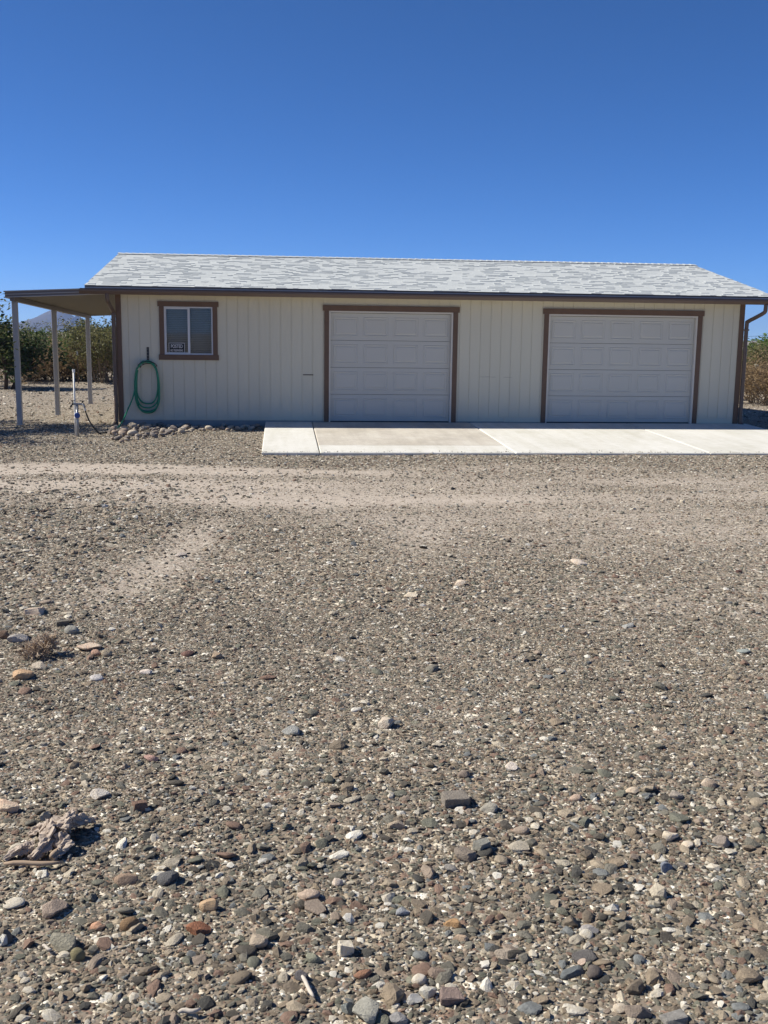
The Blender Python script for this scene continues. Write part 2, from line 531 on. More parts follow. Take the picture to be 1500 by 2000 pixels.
def cut(x0, x1, z0, z1):
    """rectangles of [x0,x1]x[z0,z1] left outside the openings"""
    rects = [(x0, x1, z0, z1)]
    for (a, b, c, d) in OPEN:
        out = []
        for (p, q, r, s) in rects:
            if q <= a or p >= b or s <= c or r >= d: out.append((p, q, r, s)); continue
            if p < a: out.append((p, a, r, s))
            if q > b: out.append((b, q, r, s))
            u, w = max(p, a), min(q, b)
            if r < c: out.append((u, w, r, c))
            if s > d: out.append((u, w, d, s))
        rects = out
    return rects
fw = MB()
for rc in cut(0, W, .02, WTOP+.1): fw.box(rc[0], rc[1], .009, .11, rc[2], rc[3])
front = fw.build('front_wall', MT['siding'], bld)
nb_ = 60; bw = W/nb_
BASE = .035
for i in range(nb_):
    xa, xb = i*bw+.0034, (i+1)*bw-.0034
    zb = BASE
    if 7.42 < (xa+xb)/2 < 8.2 or (xa+xb)/2 > 11.3: zb = .115
    elif 6.4 < (xa+xb)/2 < 7.42: zb = .018
    for rc in cut(xa, xb, zb, WTOP-.004):
        if rc[1]-rc[0] > .004: MB().box(rc[0], rc[1], 0, .0095, rc[2], rc[3]).build('siding_board', MT['siding'], front)
MB().box(7.435, 8.165, -.004, .0088, .012, .105).build('base_board', MT['siding'], front)
MB().box(11.36, 12.12, -.004, .0088, .0, .108).build('base_board', MT['siding'], front)
MB().box(3.476, 3.673, -.006, .004, .893, .914).build('vent_slot', MT['slot'], front)
for xa, xb, zz in ((6.93, 6.96, .893), (6.97, 7.02, .892), (7.03, 7.13, .894), (7.15, 7.24, .891), (7.40, 7.56, .890)):
    MB().box(xa, xb, -.0012, .004, zz-.002, zz+.002).build('scratch', MT['slot'], front)

fo = MB()
fo.box(.0, D1[0], .014, .2, -.4, .0195).box(D1[1], D2[0], .014, .2, -.4, .0195).box(D2[1], W, .014, .2, -.4, .0195)
fo.box(D1[0], D1[1], .03, .2, -.4, -.012).box(D2[0], D2[1], .03, .2, -.4, -.012)
fo.box(0.02, W-.02, .2, D-.02, -.4, -.02)
fo.build('footing', MT['footing'], bld)
# side and rear walls with gables
def side_wall(x0, x1, name):
    m = MB()
    zr = lambda y: RZ - RS*abs(y-RY) - .1
    m.poly_prism([(.115, .02), (D, .02), (D, zr(D)), (RY, zr(RY)), (.115, zr(.115))], 0, x0, x1)
    o = m.build(name, MT['siding'], bld)
    s = 1 if x1 > 1 else -1
    xf = x1 if s > 0 else x0
    n = 38; w = D/n
    for i in range(n):
        ya, yb = i*w+.0045, (i+1)*w-.0045
        if ya < .02: ya = .02
        p = [(ya, .035), (yb, .035), (yb, zr(yb)), (ya, zr(ya))]
        a_, b_ = (xf-.001, xf+.0105) if s > 0 else (xf-.0105, xf+.001)
        MB().poly_prism(p, 0, a_, b_).build('siding_board', MT['siding'], o)
    return o
side_wall(.012, .11, 'side_wall'); side_wall(W-.11, W-.012, 'side_wall')
MB().box(.11, W-.11, D-.1, D-.005, .02, WTOP).build('rear_wall', MT['siding'], bld)
MB().box(.12, W-.12, 2.2, 2.25, -.02, 2.5).build('inner_partition', MT['dark_room'], bld)

# corner boards
MB().box(-.022, .075, -.024, -.0005, -.02, WTOP-.006).box(-.022, -.0005, -.0005, .09, -.02, WTOP-.006).build('corner_board', MT['brown'], bld)
MB().box(W-.075, W+.022, -.024, -.0005, -.02, WTOP-.006).box(W+.0005, W+.022, -.0005, .09, -.02, WTOP-.006).build('corner_board', MT['brown'], bld)

# eave: soffit, fascia, gutter
MB().box(XL+.02, XR-.02, -.40, .0, WTOP, WTOP+.018).build('soffit', MT['soffit'], bld)
MB().box(XL+.01, XR-.01, -.425, -.40, WTOP-.012, 2.492).build('fascia_board', MT['fascia'], bld)
gp = [(-.426, 2.452), (-.426, 2.348), (-.485, 2.345), (-.503, 2.375), (-.520, 2.400), (-.522, 2.428), (-.512, 2.428), (-.511, 2.402), (-.495, 2.378), (-.481, 2.352), (-.431, 2.354), (-.431, 2.452)]
GXL, GXR = -.585, 12.80
gm = MB().poly_prism(gp, 0, GXL, GXR)
cp = [(-.426, 2.446), (-.426, 2.348), (-.485, 2.345), (-.503, 2.375), (-.520, 2.400), (-.522, 2.424)]
gut = gm.build('gutter', MT['gutter'], bld)
MB().poly_prism(cp, 0, GXL-.003, GXL+.001).build('end_cap', MT['gutter'], gut)
MB().poly_prism(cp, 0, GXR-.001, GXR+.003).build('end_cap', MT['gutter'], gut)
# downspouts (rectangular, as tubes of four sides with rounded look)
def spout(pts, name='downspout', w=.039):
    m = MB(); m.tube(catmull(pts, 5), w, 10)
    return m.build(name, MT['gutter'], bld, smooth=True)
ds = spout([(12.43, -.47, 2.36), (12.43, -.465, 2.27), (12.42, -.44, 2.20), (12.33, -.25, 2.10), (12.275, -.08, 2.03), (12.265, -.045, 1.95), (12.265, -.045, 1.2), (12.265, -.045, .12), (12.28, -.075, .0), (12.32, -.16, -.065)])
for zz in (1.85, .9): MB().box(12.222, 12.306, -.086, -.004, zz, zz+.03).build('strap', MT['gutter'], ds)
ds = spout([(-.10, -.46, 2.36), (-.10, -.455, 2.29), (-.095, -.42, 2.22), (-.075, -.22, 2.12), (-.066, -.07, 2.05), (-.060, -.045, 1.97), (-.060, -.045, 1.1), (-.060, -.045, .05), (-.075, -.07, -.03), (-.10, -.15, -.075)])
for zz in (1.55, .8): MB().box(-.106, -.0225, -.088, -.004, zz, zz+.03).build('strap', MT['gutter'], ds)

# roof
roof = MB()
n1 = (RY-EY)
b_ = D+.42
roof.hexa([(XL, EY+.01, EZ-.035), (XR, EY+.01, EZ-.035), (XR, RY, RZ-.035), (XL, RY, RZ-.035),
           (XL, EY+.01, EZ-.012), (XR, EY+.01, EZ-.012), (XR, RY, RZ-.012), (XL, RY, RZ-.012)])
roof.hexa([(XL, RY, RZ-.035), (XR, RY, RZ-.035), (XR, b_, RZ-RS*(b_-RY)-.035), (XL, b_, RZ-RS*(b_-RY)-.035),
           (XL, RY, RZ-.004), (XR, RY, RZ-.004), (XR, b_, RZ-RS*(b_-RY)-.004), (XL, b_, RZ-RS*(b_-RY)-.004)])
roofo = roof.build('roof', MT['shingle'], bld)
for x0, x1 in ((XL+.002, XL+.022), (XR-.022, XR-.002)):
    m = MB(); zr = lambda y: RZ - RS*abs(y-RY) - .036
    m.poly_prism([(EY+.02, zr(EY+.02)-.13), (RY, zr(RY)-.13), (D+.4, zr(D+.4)-.13), (D+.4, zr(D+.4)), (RY, zr(RY)), (EY+.02, zr(EY+.02))], 0, x0, x1)
    m.build('rake_board', MT['brown'], roofo)
# drip edge along eave
MB().hexa([(XL, EY-.008, EZ-.058), (XR, EY-.008, EZ-.058), (XR, EY-.0055, EZ-.058), (XL, EY-.0055, EZ-.058),
           (XL, EY-.008, EZ-.034), (XR, EY-.008, EZ-.034), (XR, EY-.0055, EZ-.034), (XL, EY-.0055, EZ-.034)]).build('drip_edge', MT['galv'], roofo)
# shingle courses; each tab a wedge of its own
EXPO = .1425
ca = 1/math.sqrt(1+RS*RS); sa = RS*ca
slen = (RY-EY)/ca
def rp(x, s, h):   # point on the front slope: s metres up from the eave edge, h proud of the deck
    return (x, EY-.012 + s*ca - h*sa, EZ + s*sa - .012 + h*ca)
field = MB(); NIND = 0
rr = random.Random(3)
k = 0
while k*EXPO < slen:
    s0 = k*EXPO; s1 = min(s0+EXPO+.012, slen+.01)
    x = XL-.008 - rr.random()*.2
    while x < XR+.008:
        w = rr.choice((.09, .12, .15, .19, .24))+rr.random()*.03
        xa, xb = max(x, XL-.008), min(x+w, XR+.008)
        x += w
        if xb-xa < .03: continue
        th = rr.choice((.001, .0012, .0015, .002, .008, .0095, .011)); dj = rr.uniform(-.006, .006)
        g_ = .0015
        p = [rp(xa+g_, s0+dj, .001), rp(xb-g_, s0+dj, .001), rp(xb-g_, s1, -.002), rp(xa+g_, s1, -.002),
             rp(xa+g_, s0+dj, th+.0035), rp(xb-g_, s0+dj, th+.0035), rp(xb-g_, s1, .0025), rp(xa+g_, s1, .0025)]
        if k < 6 and NIND < 300:
            MB().hexa(p).build('shingle', MT['shingle'], roofo); NIND += 1
        else: field.hexa(p)
    k += 1
tag(field.build('shingle_field', MT['shingle'], roofo), kind='stuff')
m = MB(); x = XL-.01
while x < XR:
    xb = min(x+.15, XR+.01)
    for sgn in (-1, 1):
        y2 = RY + sgn*.15
        p = [(x, RY, RZ+.006), (xb+.02, RY, RZ+.0), (xb+.02, y2, RZ-.15*RS+.0), (x, y2, RZ-.15*RS+.006),
             (x, RY, RZ+.022), (xb+.02, RY, RZ+.010), (xb+.02, y2, RZ-.15*RS+.010), (x, y2, RZ-.15*RS+.020)]
        m.hexa(p)
    x = xb
m.build('ridge_cap', MT['shingle'], roofo)

# garage doors
def garage_door(x0, x1, ncol, label):
    d = empty('garage_door'); d.parent = bld; d['label'] = label
    tw = .092
    # brown casing with a wider head board
    MB().box(x0-tw, x0-.0005, -.028, -.0008, -.012, DH-.0005).build('casing', MT['brown'], d, bevel=.003)
    MB().box(x1+.0005, x1+tw, -.028, -.0008, -.012, DH-.0005).build('casing', MT['brown'], d, bevel=.003)
    MB().box(x0-tw-.028, x1+tw+.028, -.036, -.0008, DH+.0005, DH+.105).build('head_casing', MT['brown'], d, bevel=.003)
    # jamb and stop moulding
    MB().box(x0+.0005, x0+.03, -.012, .16, -.012, DH-.031).build('jamb', MT['jamb'], d)
    MB().box(x1-.03, x1-.0005, -.012, .16, -.012, DH-.031).build('jamb', MT['jamb'], d)
    MB().box(x0+.0005, x1-.0005, -.012, .16, DH-.030, DH-.0005).build('head_jamb', MT['jamb'], d)
    a, b = x0+.032, x1-.032
    zb, zt = .012, DH-.034
    hs = (zt-zb)/4
    yf = .07
    for r in range(4):
        z0, z1 = zb+r*hs+.0025, zb+(r+1)*hs-.0025
        MB().box(a, b, yf, yf+.04, z0, z1).build('door_section', MT['door'], d, bevel=.004)
        pw = (b-a)/ncol
        for c in range(ncol):
            xa, xb = a+c*pw+.055, a+(c+1)*pw-.055
            za, zc = z0+.075, z1-.075
            m = MB()
            # stamped panel: raised lip, valley, raised field
            rings = [(0, .0005), (.006, -.007), (.016, -.007), (.028, .0002), (.040, .0002), (.060, -.0075)]
            for (i_, yo) in rings:
                for px_, pz_ in ((xa+i_, za+i_), (xb-i_, za+i_), (xb-i_, zc-i_), (xa+i_, zc-i_)):
                    m.v.append((px_, yf+yo-.0006, pz_))
            for q in range(len(rings)-1):
                for i_ in range(4):
                    j_ = (i_+1) % 4
                    m.f.append((q*4+i_, q*4+j_, q*4+4+j_, q*4+4+i_))
            e = (len(rings)-1)*4
            m.f.append((e, e+1, e+2, e+3))
            m.build('door_panel', MT['door'], d)
    MB().box(a, b, yf+.002, yf+.035, -.010, .0118).build('bottom_seal', MT['rubber'], d)
    return d
garage_door(D1[0], D1[1], 4, 'narrower white garage door with four panel columns')
garage_door(D2[0], D2[1], 5, 'wider white garage door with five panel columns')

# window
wd = empty('window'); wd.parent = bld; wd['label'] = 'two-pane sliding window with brown trim and lowered blinds'
x0, x1, z0, z1 = WN
tw = .088
MB().box(x0-tw, x0-.0005, -.026, -.0008, z0-.001, z1+.001).build('side_trim', MT['brown'], wd, bevel=.003)
MB().box(x1+.0005, x1+tw, -.026, -.0008, z0-.001, z1+.001).build('side_trim', MT['brown'], wd, bevel=.003)
MB().box(x0-tw-.026, x1+tw+.026, -.034, -.0008, z1+.0015, z1+.095).build('head_trim', MT['brown'], wd, bevel=.003)
MB().box(x0-tw-.02, x1+tw+.02, -.040, -.0008, z0-.10, z0-.0015).build('sill', MT['brown'], wd, bevel=.003)
fr = MB(); fwid = .025
fr.box(x0, x0+fwid, -.010, .06, z0, z1).box(x1-fwid, x1, -.010, .06, z0, z1)
fr.box(x0+fwid, x1-fwid, -.010, .06, z0, z0+fwid).box(x0+fwid, x1-fwid, -.010, .06, z1-fwid, z1)
fr.build('frame', MT['white_vinyl'], wd)
xm = (x0+x1)/2+.005
MB().box(xm-.021, xm+.021, -.006, .05, z0+fwid+.0005, z1-fwid-.0005).build('mullion', MT['white_vinyl'], wd)
sf = MB()
a, b = x0+fwid+.0005, xm-.0215
sf.box(a, a+.014, .0, .045, z0+fwid+.0005, z1-fwid-.0005).box(a+.014, b, .0, .045, z1-fwid-.022, z1-fwid-.0005).box(a+.014, b, .0, .045, z0+fwid+.0005, z0+fwid+.016)
sf.build('sash', MT['white_vinyl'], wd)
MB().box(a+.0145, b-.0005, .020, .024, z0+fwid+.0165, z1-fwid-.0225).build('pane', MT['glass'], wd)
MB().box(xm+.0215, x1-fwid-.0005, .030, .034, z0+fwid+.0005, z1-fwid-.0005).build('pane', MT['glass'], wd)
bl = MB()
zz = z0+.03
while zz < z1-.02:
    bl.hexa([(x0+.02, .083, zz-.015), (x1-.02, .083, zz-.015), (x1-.02, .095, zz+.012), (x0+.02, .095, zz+.012),
             (x0+.02, .083, zz-.0135), (x1-.02, .083, zz-.0135), (x1-.02, .095, zz+.0135), (x0+.02, .095, zz+.0135)])
    zz += .034
bl.build('blind', MT['blind'], wd)
# posted sign taped inside the left pane
p0 = at(329.5, 669.5, 1, .012); p1 = at(361.0, 691.5, 1, .012)
sx0, sx1 = float(p0[0]), float(p1[0]); sz1 = float(p0[2]); sz0 = z0+fwid+.017
sg = empty('posted_sign', ((sx0+sx1)/2, .012, sz0)); tag(sg, 'small black POSTED sign with white border in the left window pane', 'sign')
def loc(m, o):
    for i, v in enumerate(m.v): m.v[i] = (v[0]-o.location.x, v[1]-o.location.y, v[2]-o.location.z)
    return m
loc(MB().box(sx0, sx1, .0135, .0155, sz0, sz1), sg).build('border', MT['sign_white'], sg)
loc(MB().box(sx0+.009, sx1-.009, .0122, .0134, sz0+.001, sz1-.009), sg).build('face', MT['sign_black'], sg)
def text(body, size, cx, z, w, name):
    cu = bpy.data.curves.new(name, 'FONT'); cu.body = body; cu.size = size; cu.align_x = 'CENTER'; cu.extrude = .0004; cu.offset = size*.018
    to = bpy.data.objects.new(name, cu); COL.objects.link(to)
    bpy.context.view_layer.update()
    dg = bpy.context.evaluated_depsgraph_get()
    me = bpy.data.meshes.new_from_object(to.evaluated_get(dg)); bpy.data.objects.remove(to)
    xs = [v.co.x for v in me.vertices]; k_ = w/(max(xs)-min(xs))
    for v in me.vertices: v.co = (v.co.x*k_, v.co.y, v.co.z)
    me.materials.clear(); me.materials.append(MT['sign_white'])
    o = link(name, me, sg); o.location = (cx-sg.location.x, .0117-sg.location.y, z-sg.location.z); o.rotation_euler = (math.pi/2, 0, 0)
    return o
sh = sz1-sz0; sw = sx1-sx0
text('POSTED', sh*.52, (sx0+sx1)/2, sz0+sh*.47, sw*.74, 'lettering')
text('NO TRESPASSING', sh*.32, (sx0+sx1)/2, sz0+sh*.10, sw*.78, 'lettering')

# ------------------------------------------------------------------ patio cover
pc = empty('patio_cover', (-1.85, 0, -.1)); tag(pc, 'flat grey metal patio cover on three posts beside the garage', 'patio cover')
PX = -1.86
def pz(x, y): return 2.27 + .048*(x+1.95) - .026*(y+.2)
PY0, PY1 = -.20, 7.75
def pbox(m, x0, x1, y0, y1, h0, h1):
    m.hexa([(x0, y0, pz(x0, y0)+h0), (x1, y0, pz(x1, y0)+h0), (x1, y1, pz(x1, y1)+h0), (x0, y1, pz(x0, y1)+h0),
            (x0, y0, pz(x0, y0)+h1), (x1, y0, pz(x1, y0)+h1), (x1, y1, pz(x1, y1)+h1), (x0, y1, pz(x0, y1)+h1)])
    return m
n = 26; pw = (PY1-PY0-.1)/n
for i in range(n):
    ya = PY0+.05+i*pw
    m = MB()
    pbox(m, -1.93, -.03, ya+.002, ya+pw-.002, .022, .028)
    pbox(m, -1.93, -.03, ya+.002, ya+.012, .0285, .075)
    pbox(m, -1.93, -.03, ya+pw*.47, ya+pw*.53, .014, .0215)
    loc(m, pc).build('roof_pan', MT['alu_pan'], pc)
def fascia(fx):
    m = MB(); fx(m); return loc(m, pc).build('fascia', MT['alu'], pc)
def f_front(m):
    pbox(m, -1.972, -.035, PY0-.026, PY0-.0065, .100, .118)
    pbox(m, -1.972, -.035, PY0-.022, PY0-.0065, .046, .060)
    pbox(m, -1.972, -.035, PY0-.026, PY0-.0065, -.004, .012)
fo1 = fascia(f_front)
m = MB(); pbox(m, -1.97, -.035, PY0-.006, PY0+.04, .0, .115)
loc(m, pc).build('fascia_web', MT['alu_shaded'], fo1).location = (0, 0, 0)
def f_side(m):
    pbox(m, -1.975, -1.935, PY0+.041, PY1-.041, .0, .115)
    pbox(m, -1.995, -1.9755, PY0+.0, PY1, .095, .118)
    pbox(m, -1.995, -1.9755, PY0+.0, PY1, -.004, .012)
fascia(f_side)
def f_rear(m): pbox(m, -1.97, -.035, PY1-.04, PY1, .0, .115)
fascia(f_rear)
m = MB(); pbox(m, PX-.04, PX+.04, PY0+.05, PY1-.05, -.062, .0135)
loc(m, pc).build('beam', MT['alu_shaded'], pc)
for py in (.03, 3.4, 7.38):
    zt = pz(PX, py)-.0625; zb = gz(PX, py)-.08
    h = .048
    m = MB().box(PX-h, PX+h, py-h, py+h, zb, zt)
    # rolled grooves on the faces
    o = loc(m, pc).build('post', MT['post'], pc, bevel=.006)
    for s_ in (-1, 1):
        loc(MB().box(PX+s_*.02-.006, PX+s_*.02+.006, py-h-.003, py-h+.0005, zb, zt-.002), pc).build('rib', MT['post'], o)
    loc(MB().box(PX-.065, PX+.065, py-.065, py+.065, gz(PX, py)-.03, gz(PX, py)+.012), pc).build('base_plate', MT['alu'], o)

# ------------------------------------------------------------------ hose, hanger, spigot, standpipe
hx = .552
hg = empty('hose_hanger', (hx, 0, 1.1)); tag(hg, 'black metal hose hanger screwed to the white wall', 'hose hanger')
loc(MB().box(hx-.022, hx+.022, -.014, -.001, 1.085, 1.395), hg).build('bracket', MT['black'], hg, bevel=.003)
bl_ = MB()
for zz in (1.36, 1.30, 1.24, 1.18): bl_.tube([(hx, -.0145, zz), (hx, -.018, zz)], .006, 8)
loc(bl_, hg).build('screw', MT['brass'], hg)
arc = [(hx + .18*math.sin(u), -.135, 1.03+.10*math.cos(u)) for u in np.linspace(-1.45, 1.45, 15)]
mm = MB(); mm.tube(arc, .007, 6)
arc2 = [(hx + .15*math.sin(u), -.02, .99+.10*math.cos(u)) for u in np.linspace(-1.35, 1.35, 13)]
mm.tube(arc2, .007, 6)
for i_ in (1, 4, 7, 10, 13):
    a_ = Vector(arc[i_]); mm.tube([(a_.x, -.135, a_.z), (hx+(a_.x-hx)*.85, -.02, a_.z-.035)], .006, 6)
loc(mm, hg).build('cradle', MT['black'], hg, smooth=True)

ho = empty('garden_hose', (.3, -.2, 0)); tag(ho, 'coiled green garden hose on the wall hanger, its end running to the spigot', 'hose')
coil = []
loops = [(.205, .16, -.045), (.228, .19, -.075), (.215, .26, -.10), (.224, .175, -.115), (.195, .335, -.07)]
for li, (rx, zb_, yy) in enumerate(loops):
    ztop = 1.118 + .012*(li % 3)
    zc_ = (ztop+zb_)/2; rz_ = (ztop-zb_)/2
    for u in np.linspace(0, 2*math.pi, 30, endpoint=False):
        cx_, sx_ = math.sin(u), math.cos(u)
        e = 2/2.6
        X_ = math.copysign(abs(cx_)**e, cx_)*rx*(1+.06*math.cos(u)*-1)
        Z_ = math.copysign(abs(sx_)**e, sx_)*rz_
        coil.append((hx-.02+X_+.006*math.sin(3*u+li), yy+.012*math.sin(2*u+li*1.7), zc_+Z_))
m = MB(); m.tube(catmull(coil, 2), .014, 8); loc(m, ho).build('coil', MT['hose'], ho, smooth=True)
run_px = [(271, 709, -.10), (267.5, 731, -.11), (262.5, 765, -.16), (257, 783, -.27), (250, 799, -.42), (244, 813, -.62), (238, 825, -.85), (228, 838, -1.15)]
run = [at(a_, b_, 1, c_) for a_, b_, c_ in run_px]
def onground(x, y, h): return np.array([x, y, gz(x, y)+h])
e0 = at(213.5, 848, 1, -1.5); run += [onground(run[-1][0]-.03, -1.26, .05), onground(e0[0], -1.52, .016)]
m = MB(); m.tube(catmull(run, 6), .014, 8); loc(m, ho).build('run', MT['hose'], ho, smooth=True)
dk = [run[-1], onground(e0[0]-.12, -1.60, .014), at(192, 845, 1, -1.66), at(176.7, 826, 1, -1.72), at(168, 806, 1, -1.76), at(163.5, 791.5, 1, -1.78)]
m = MB(); m.tube(catmull(dk, 6), .0125, 8); loc(m, ho).build('leader', MT['hose_dark'], ho, smooth=True)
p = np.array(run[0]); q = np.array(run[1])
loc(MB().tube([p+(p-q)*.05, p+(q-p)*.6], .018, 10), ho).build('coupling', MT['brass'], ho)
loc(MB().tube([p+np.array([.02, -.01, .02]), p+np.array([.055, -.02, -.045])], .015, 8), ho).build('nozzle', MT['brass'], ho)
p = np.array(dk[-1]); q = np.array(dk[-2])
loc(MB().tube([p, p+(q-p)*.7], .017, 10), ho).build('hose_tag', MT['pvc'], ho)

bx, by = [float(v_) for v_ in at(152.5, 852, 2, -.10)[:2]]
SY = by
sp = empty('water_spigot', (bx, SY, gz(bx, SY))); tag(sp, 'grey standpipe spigot with blue valve beside the thin white pipe', 'spigot')
tp = at(150.5, 790, 1, SY)
loc(MB().tube([(bx, SY, gz(bx, SY)-.1), (tp[0], SY, tp[2])], .021, 10), sp).build('riser', MT['galv'], sp, smooth=True)
hl = at(139, 789, 1, SY); hr = at(165, 789.5, 1, SY)
loc(MB().tube([(hl[0]+.03, SY, hl[2]), (hr[0]-.02, SY, hr[2])], .02, 10), sp).build('tee', MT['galv'], sp, smooth=True)
for s_, q in ((-1, hl), (1, hr)):
    xx = q[0] - s_*.02
    f_ = MB().tube([(xx-s_*.03, SY, q[2]), (xx, SY-.01, q[2]), (xx+s_*.02, SY-.02, q[2]-.03), (xx+s_*.025, SY-.02, q[2]-.06)], .016, 8)
    fo_ = loc(f_, sp).build('faucet', MT['black'] if s_ < 0 else MT['galv'], sp, smooth=True)
    hd = MB().tube([(xx-s_*.012, SY-.01, q[2]+.012), (xx-s_*.012, SY-.01, q[2]+.05)], .008, 6)
    hd.box(xx-s_*.012-.032, xx-s_*.012+.032, SY-.018, SY-.002, q[2]+.05, q[2]+.062)
    loc(hd, sp).build('handle', MT['black'], fo_)
vb = at(151.5, 811, 1, SY)
loc(MB().tube([(vb[0]-.02, SY-.02, vb[2]-.05), (vb[0]-.02, SY-.02, vb[2]+.045)], .032, 12), sp).build('insulation', MT['pvc'], sp)
vo_ = loc(MB().tube([(vb[0]+.005, SY-.05, vb[2]-.0), (vb[0]+.005, SY-.075, vb[2])], [.05, .044], 14), sp).build('valve', MT['blue'], sp, bevel=.004)
pb_ = at(148, 851, 2, -.10)
vp = empty('pvc_pipe', (float(pb_[0]), float(pb_[1]), gz(pb_[0], pb_[1]))); tag(vp, 'tall thin white plastic pipe standing beside the spigot', 'pipe')
pt = at(143.7, 724, 1, float(pb_[1]))
loc(MB().tube([(pb_[0], pb_[1], gz(pb_[0], pb_[1])-.1), tuple(pt)], .0165, 10), vp).build('tube', MT['pvc'], vp, smooth=True)
loc(MB().tube([(pt[0]+.001, pt[1], pt[2]-.03), (pt[0], pt[1], pt[2]+.025)], .024, 12), vp).build('cap', MT['pvc'], vp)

# ------------------------------------------------------------------ stones
def stone_mesh(name, seed, flat=.6, angular=.5, sub=2, mat=None):
    """unit stone (about 1 across): icosphere cut by random planes, roughened"""
    r_ = np.random.default_rng(seed)
    bm = bmesh.new(); bmesh.ops.create_icosphere(bm, subdivisions=sub, radius=.5)
    co = np.array([v.co[:] for v in bm.verts])
    npl = int(5 + 7*angular)
    for _ in range(npl):
        nrm = r_.normal(size=3); nrm /= np.linalg.norm(nrm)
        d_ = r_.uniform(.27, .42) if angular > .3 else r_.uniform(.36, .47)
        ex = co@nrm - d_
        co -= np.outer(np.maximum(ex, 0)*(.96 if angular > .3 else .75), nrm)
    ph = r_.uniform(0, 6.28, 6); fr = r_.normal(size=(6, 3))*4
    co *= (1 + .035*sum(np.sin(co@fr[i]+ph[i]) for i in range(6)))[:, None]
    co *= np.array([1, r_.uniform(.62, .95), flat*r_.uniform(.8, 1.15)])
    co /= (co[:, 0].max()-co[:, 0].min())
    co -= (co.max(0)+co.min(0))/2
    for v, c in zip(bm.verts, co): v.co = c
    me = bpy.data.meshes.new(name); bm.to_mesh(me); bm.free()
    if angular < .4: me.polygons.foreach_set('use_smooth', [True]*len(me.polygons))
    me.materials.append(mat or MT['stone'])
    return me
def block_mesh(name, seed, mat):
    r_ = np.random.default_rng(seed)
    bm = bmesh.new(); bmesh.ops.create_cube(bm, size=1)
    for v in bm.verts: v.co += Vector(r_.normal(0, .07, 3))
    bmesh.ops.bevel(bm, geom=bm.edges[:], offset=.05, segments=1, affect='EDGES')
    bmesh.ops.subdivide_edges(bm, edges=bm.edges[:], cuts=2, use_grid_fill=True)
    for v in bm.verts: v.co += Vector(r_.normal(0, .012, 3))
    co = np.array([v.co[:] for v in bm.verts]); co *= np.array([1, .75, .6]); co /= np.ptp(co[:, 0]); co -= (co.max(0)+co.min(0))/2
    for v, c in zip(bm.verts, co): v.co = c
    me = bpy.data.meshes.new(name); bm.to_mesh(me); bm.free(); me.materials.append(mat)
    return me
SM_LOW = [stone_mesh('pebble', 100+i, (.32, .45, .55, .7)[i % 4], (.6, .8, 1.0)[i % 3], 1) for i in range(12)]
SM_MID = [stone_mesh('stone', 200+i, (.35, .45, .55, .7)[i % 4], (.3, .7, .95, 1.0)[(i*7) % 4], 2) for i in range(16)]

# -- the gravel: uncountable, one object
pts_, scl_, rot_, idx_ = [], [], [], []
def coarse(x, y):
    """where larger stones gather (0..1)"""
    n_ = .5+.5*fnoise(x+11, y-4, .9)
    left = np.clip((3.4 + .35*(y+12) - x)/2.5, 0, 1)
    nearb = np.clip((-15.2-y)/2, 0, 1)*.9
    band = np.exp(-((y+4.75)/.4)**2)*.8
    return np.clip(np.maximum.reduce([left*.95, nearb, band, .25+0*x])*(.45+.75*n_), 0, 1.3)*(1-.85*dirtmask(x, y))
def scatter(n, d0, d1, s0, s1, dens, side=1.2, power=2.2):
    """n candidates in a fan in front of the camera between distances d0 and d1"""
    d = np.sqrt(rng.uniform(d0*d0, d1*d1, n))
    lat = rng.uniform(-1, 1, n)*(.40*d + side)
    x = CPOS[0] + math.sin(CYAW)*d + math.cos(CYAW)*lat
    y = CPOS[1] + math.cos(CYAW)*d - math.sin(CYAW)*lat
    keep = rng.uniform(0, 1, n) < dens(x, y)
    inslab = (x > JX[0]-.01) & (x < JX[-1]+.01) & (y > -AL-.01) & (y < .1)
    inb = (x > -.03) & (x < W+.03) & (y > -.03) & (y < D+.05)
    keep &= ~(inslab | inb)
    x, y = x[keep], y[keep]; n = len(x)
    s = s0*(1-rng.uniform(0, 1, n)*(1-(s0/s1)**power))**(-1/power)
    e = rng.uniform(-.34, .22, n)
    pts_.append(np.stack([x, y, g(x, y)+e*s*.5+.04*s], -1))
    scl_.append(np.stack([s, s*rng.uniform(.7, 1.1, n), s*rng.uniform(.55, 1.0, n)], -1))
    rot_.append(np.stack([rng.normal(0, .28, n), rng.normal(0, .28, n), rng.uniform(0, 6.28, n)], -1))
    idx_.append(rng.integers(0, 12, n))
fine = lambda x, y: 1.0 - .88*dirtmask(x, y)
scatter(210000, 1.7, 6.0, .007, .020, fine, .7, 2.6)
scatter(36000, 1.7, 7.0, .018, .042, lambda x, y: .25+.75*coarse(x, y), .8)
scatter(125000, 6.0, 13.0, .013, .032, fine, 1.2)
scatter(22000, 6.0, 17.0, .030, .065, lambda x, y: .12+.75*coarse(x, y), 1.5)
scatter(60000, 13.0, 20.0, .022, .045, lambda x, y: .9-.82*dirtmask(x, y), 2.0)
scatter(22000, 1.7, 4.2, .013, .036, lambda x, y: np.clip((-16.2-y)/1.2, 0, 1)*(.35+.65*coarse(x, y)), .6, 2.0)
scatter(3800, 1.7, 9.0, .042, .070, lambda x, y: coarse(x, y)**1.5, .6)
scatter(9000, 5.0, 12.5, .035, .085, lambda x, y: np.clip((2.3+.22*(y+12)-x)/.9, 0, 1)*(.3+.7*coarse(x, y)), 1.0, 2.4)
_tc = at(110, 1262, 2, .02)
scatter(7000, 4.0, 8.0, .025, .075, lambda x, y: np.exp(-(((x-_tc[0])/.42)**2+((y-_tc[1])/.55)**2)), .5, 2.0)
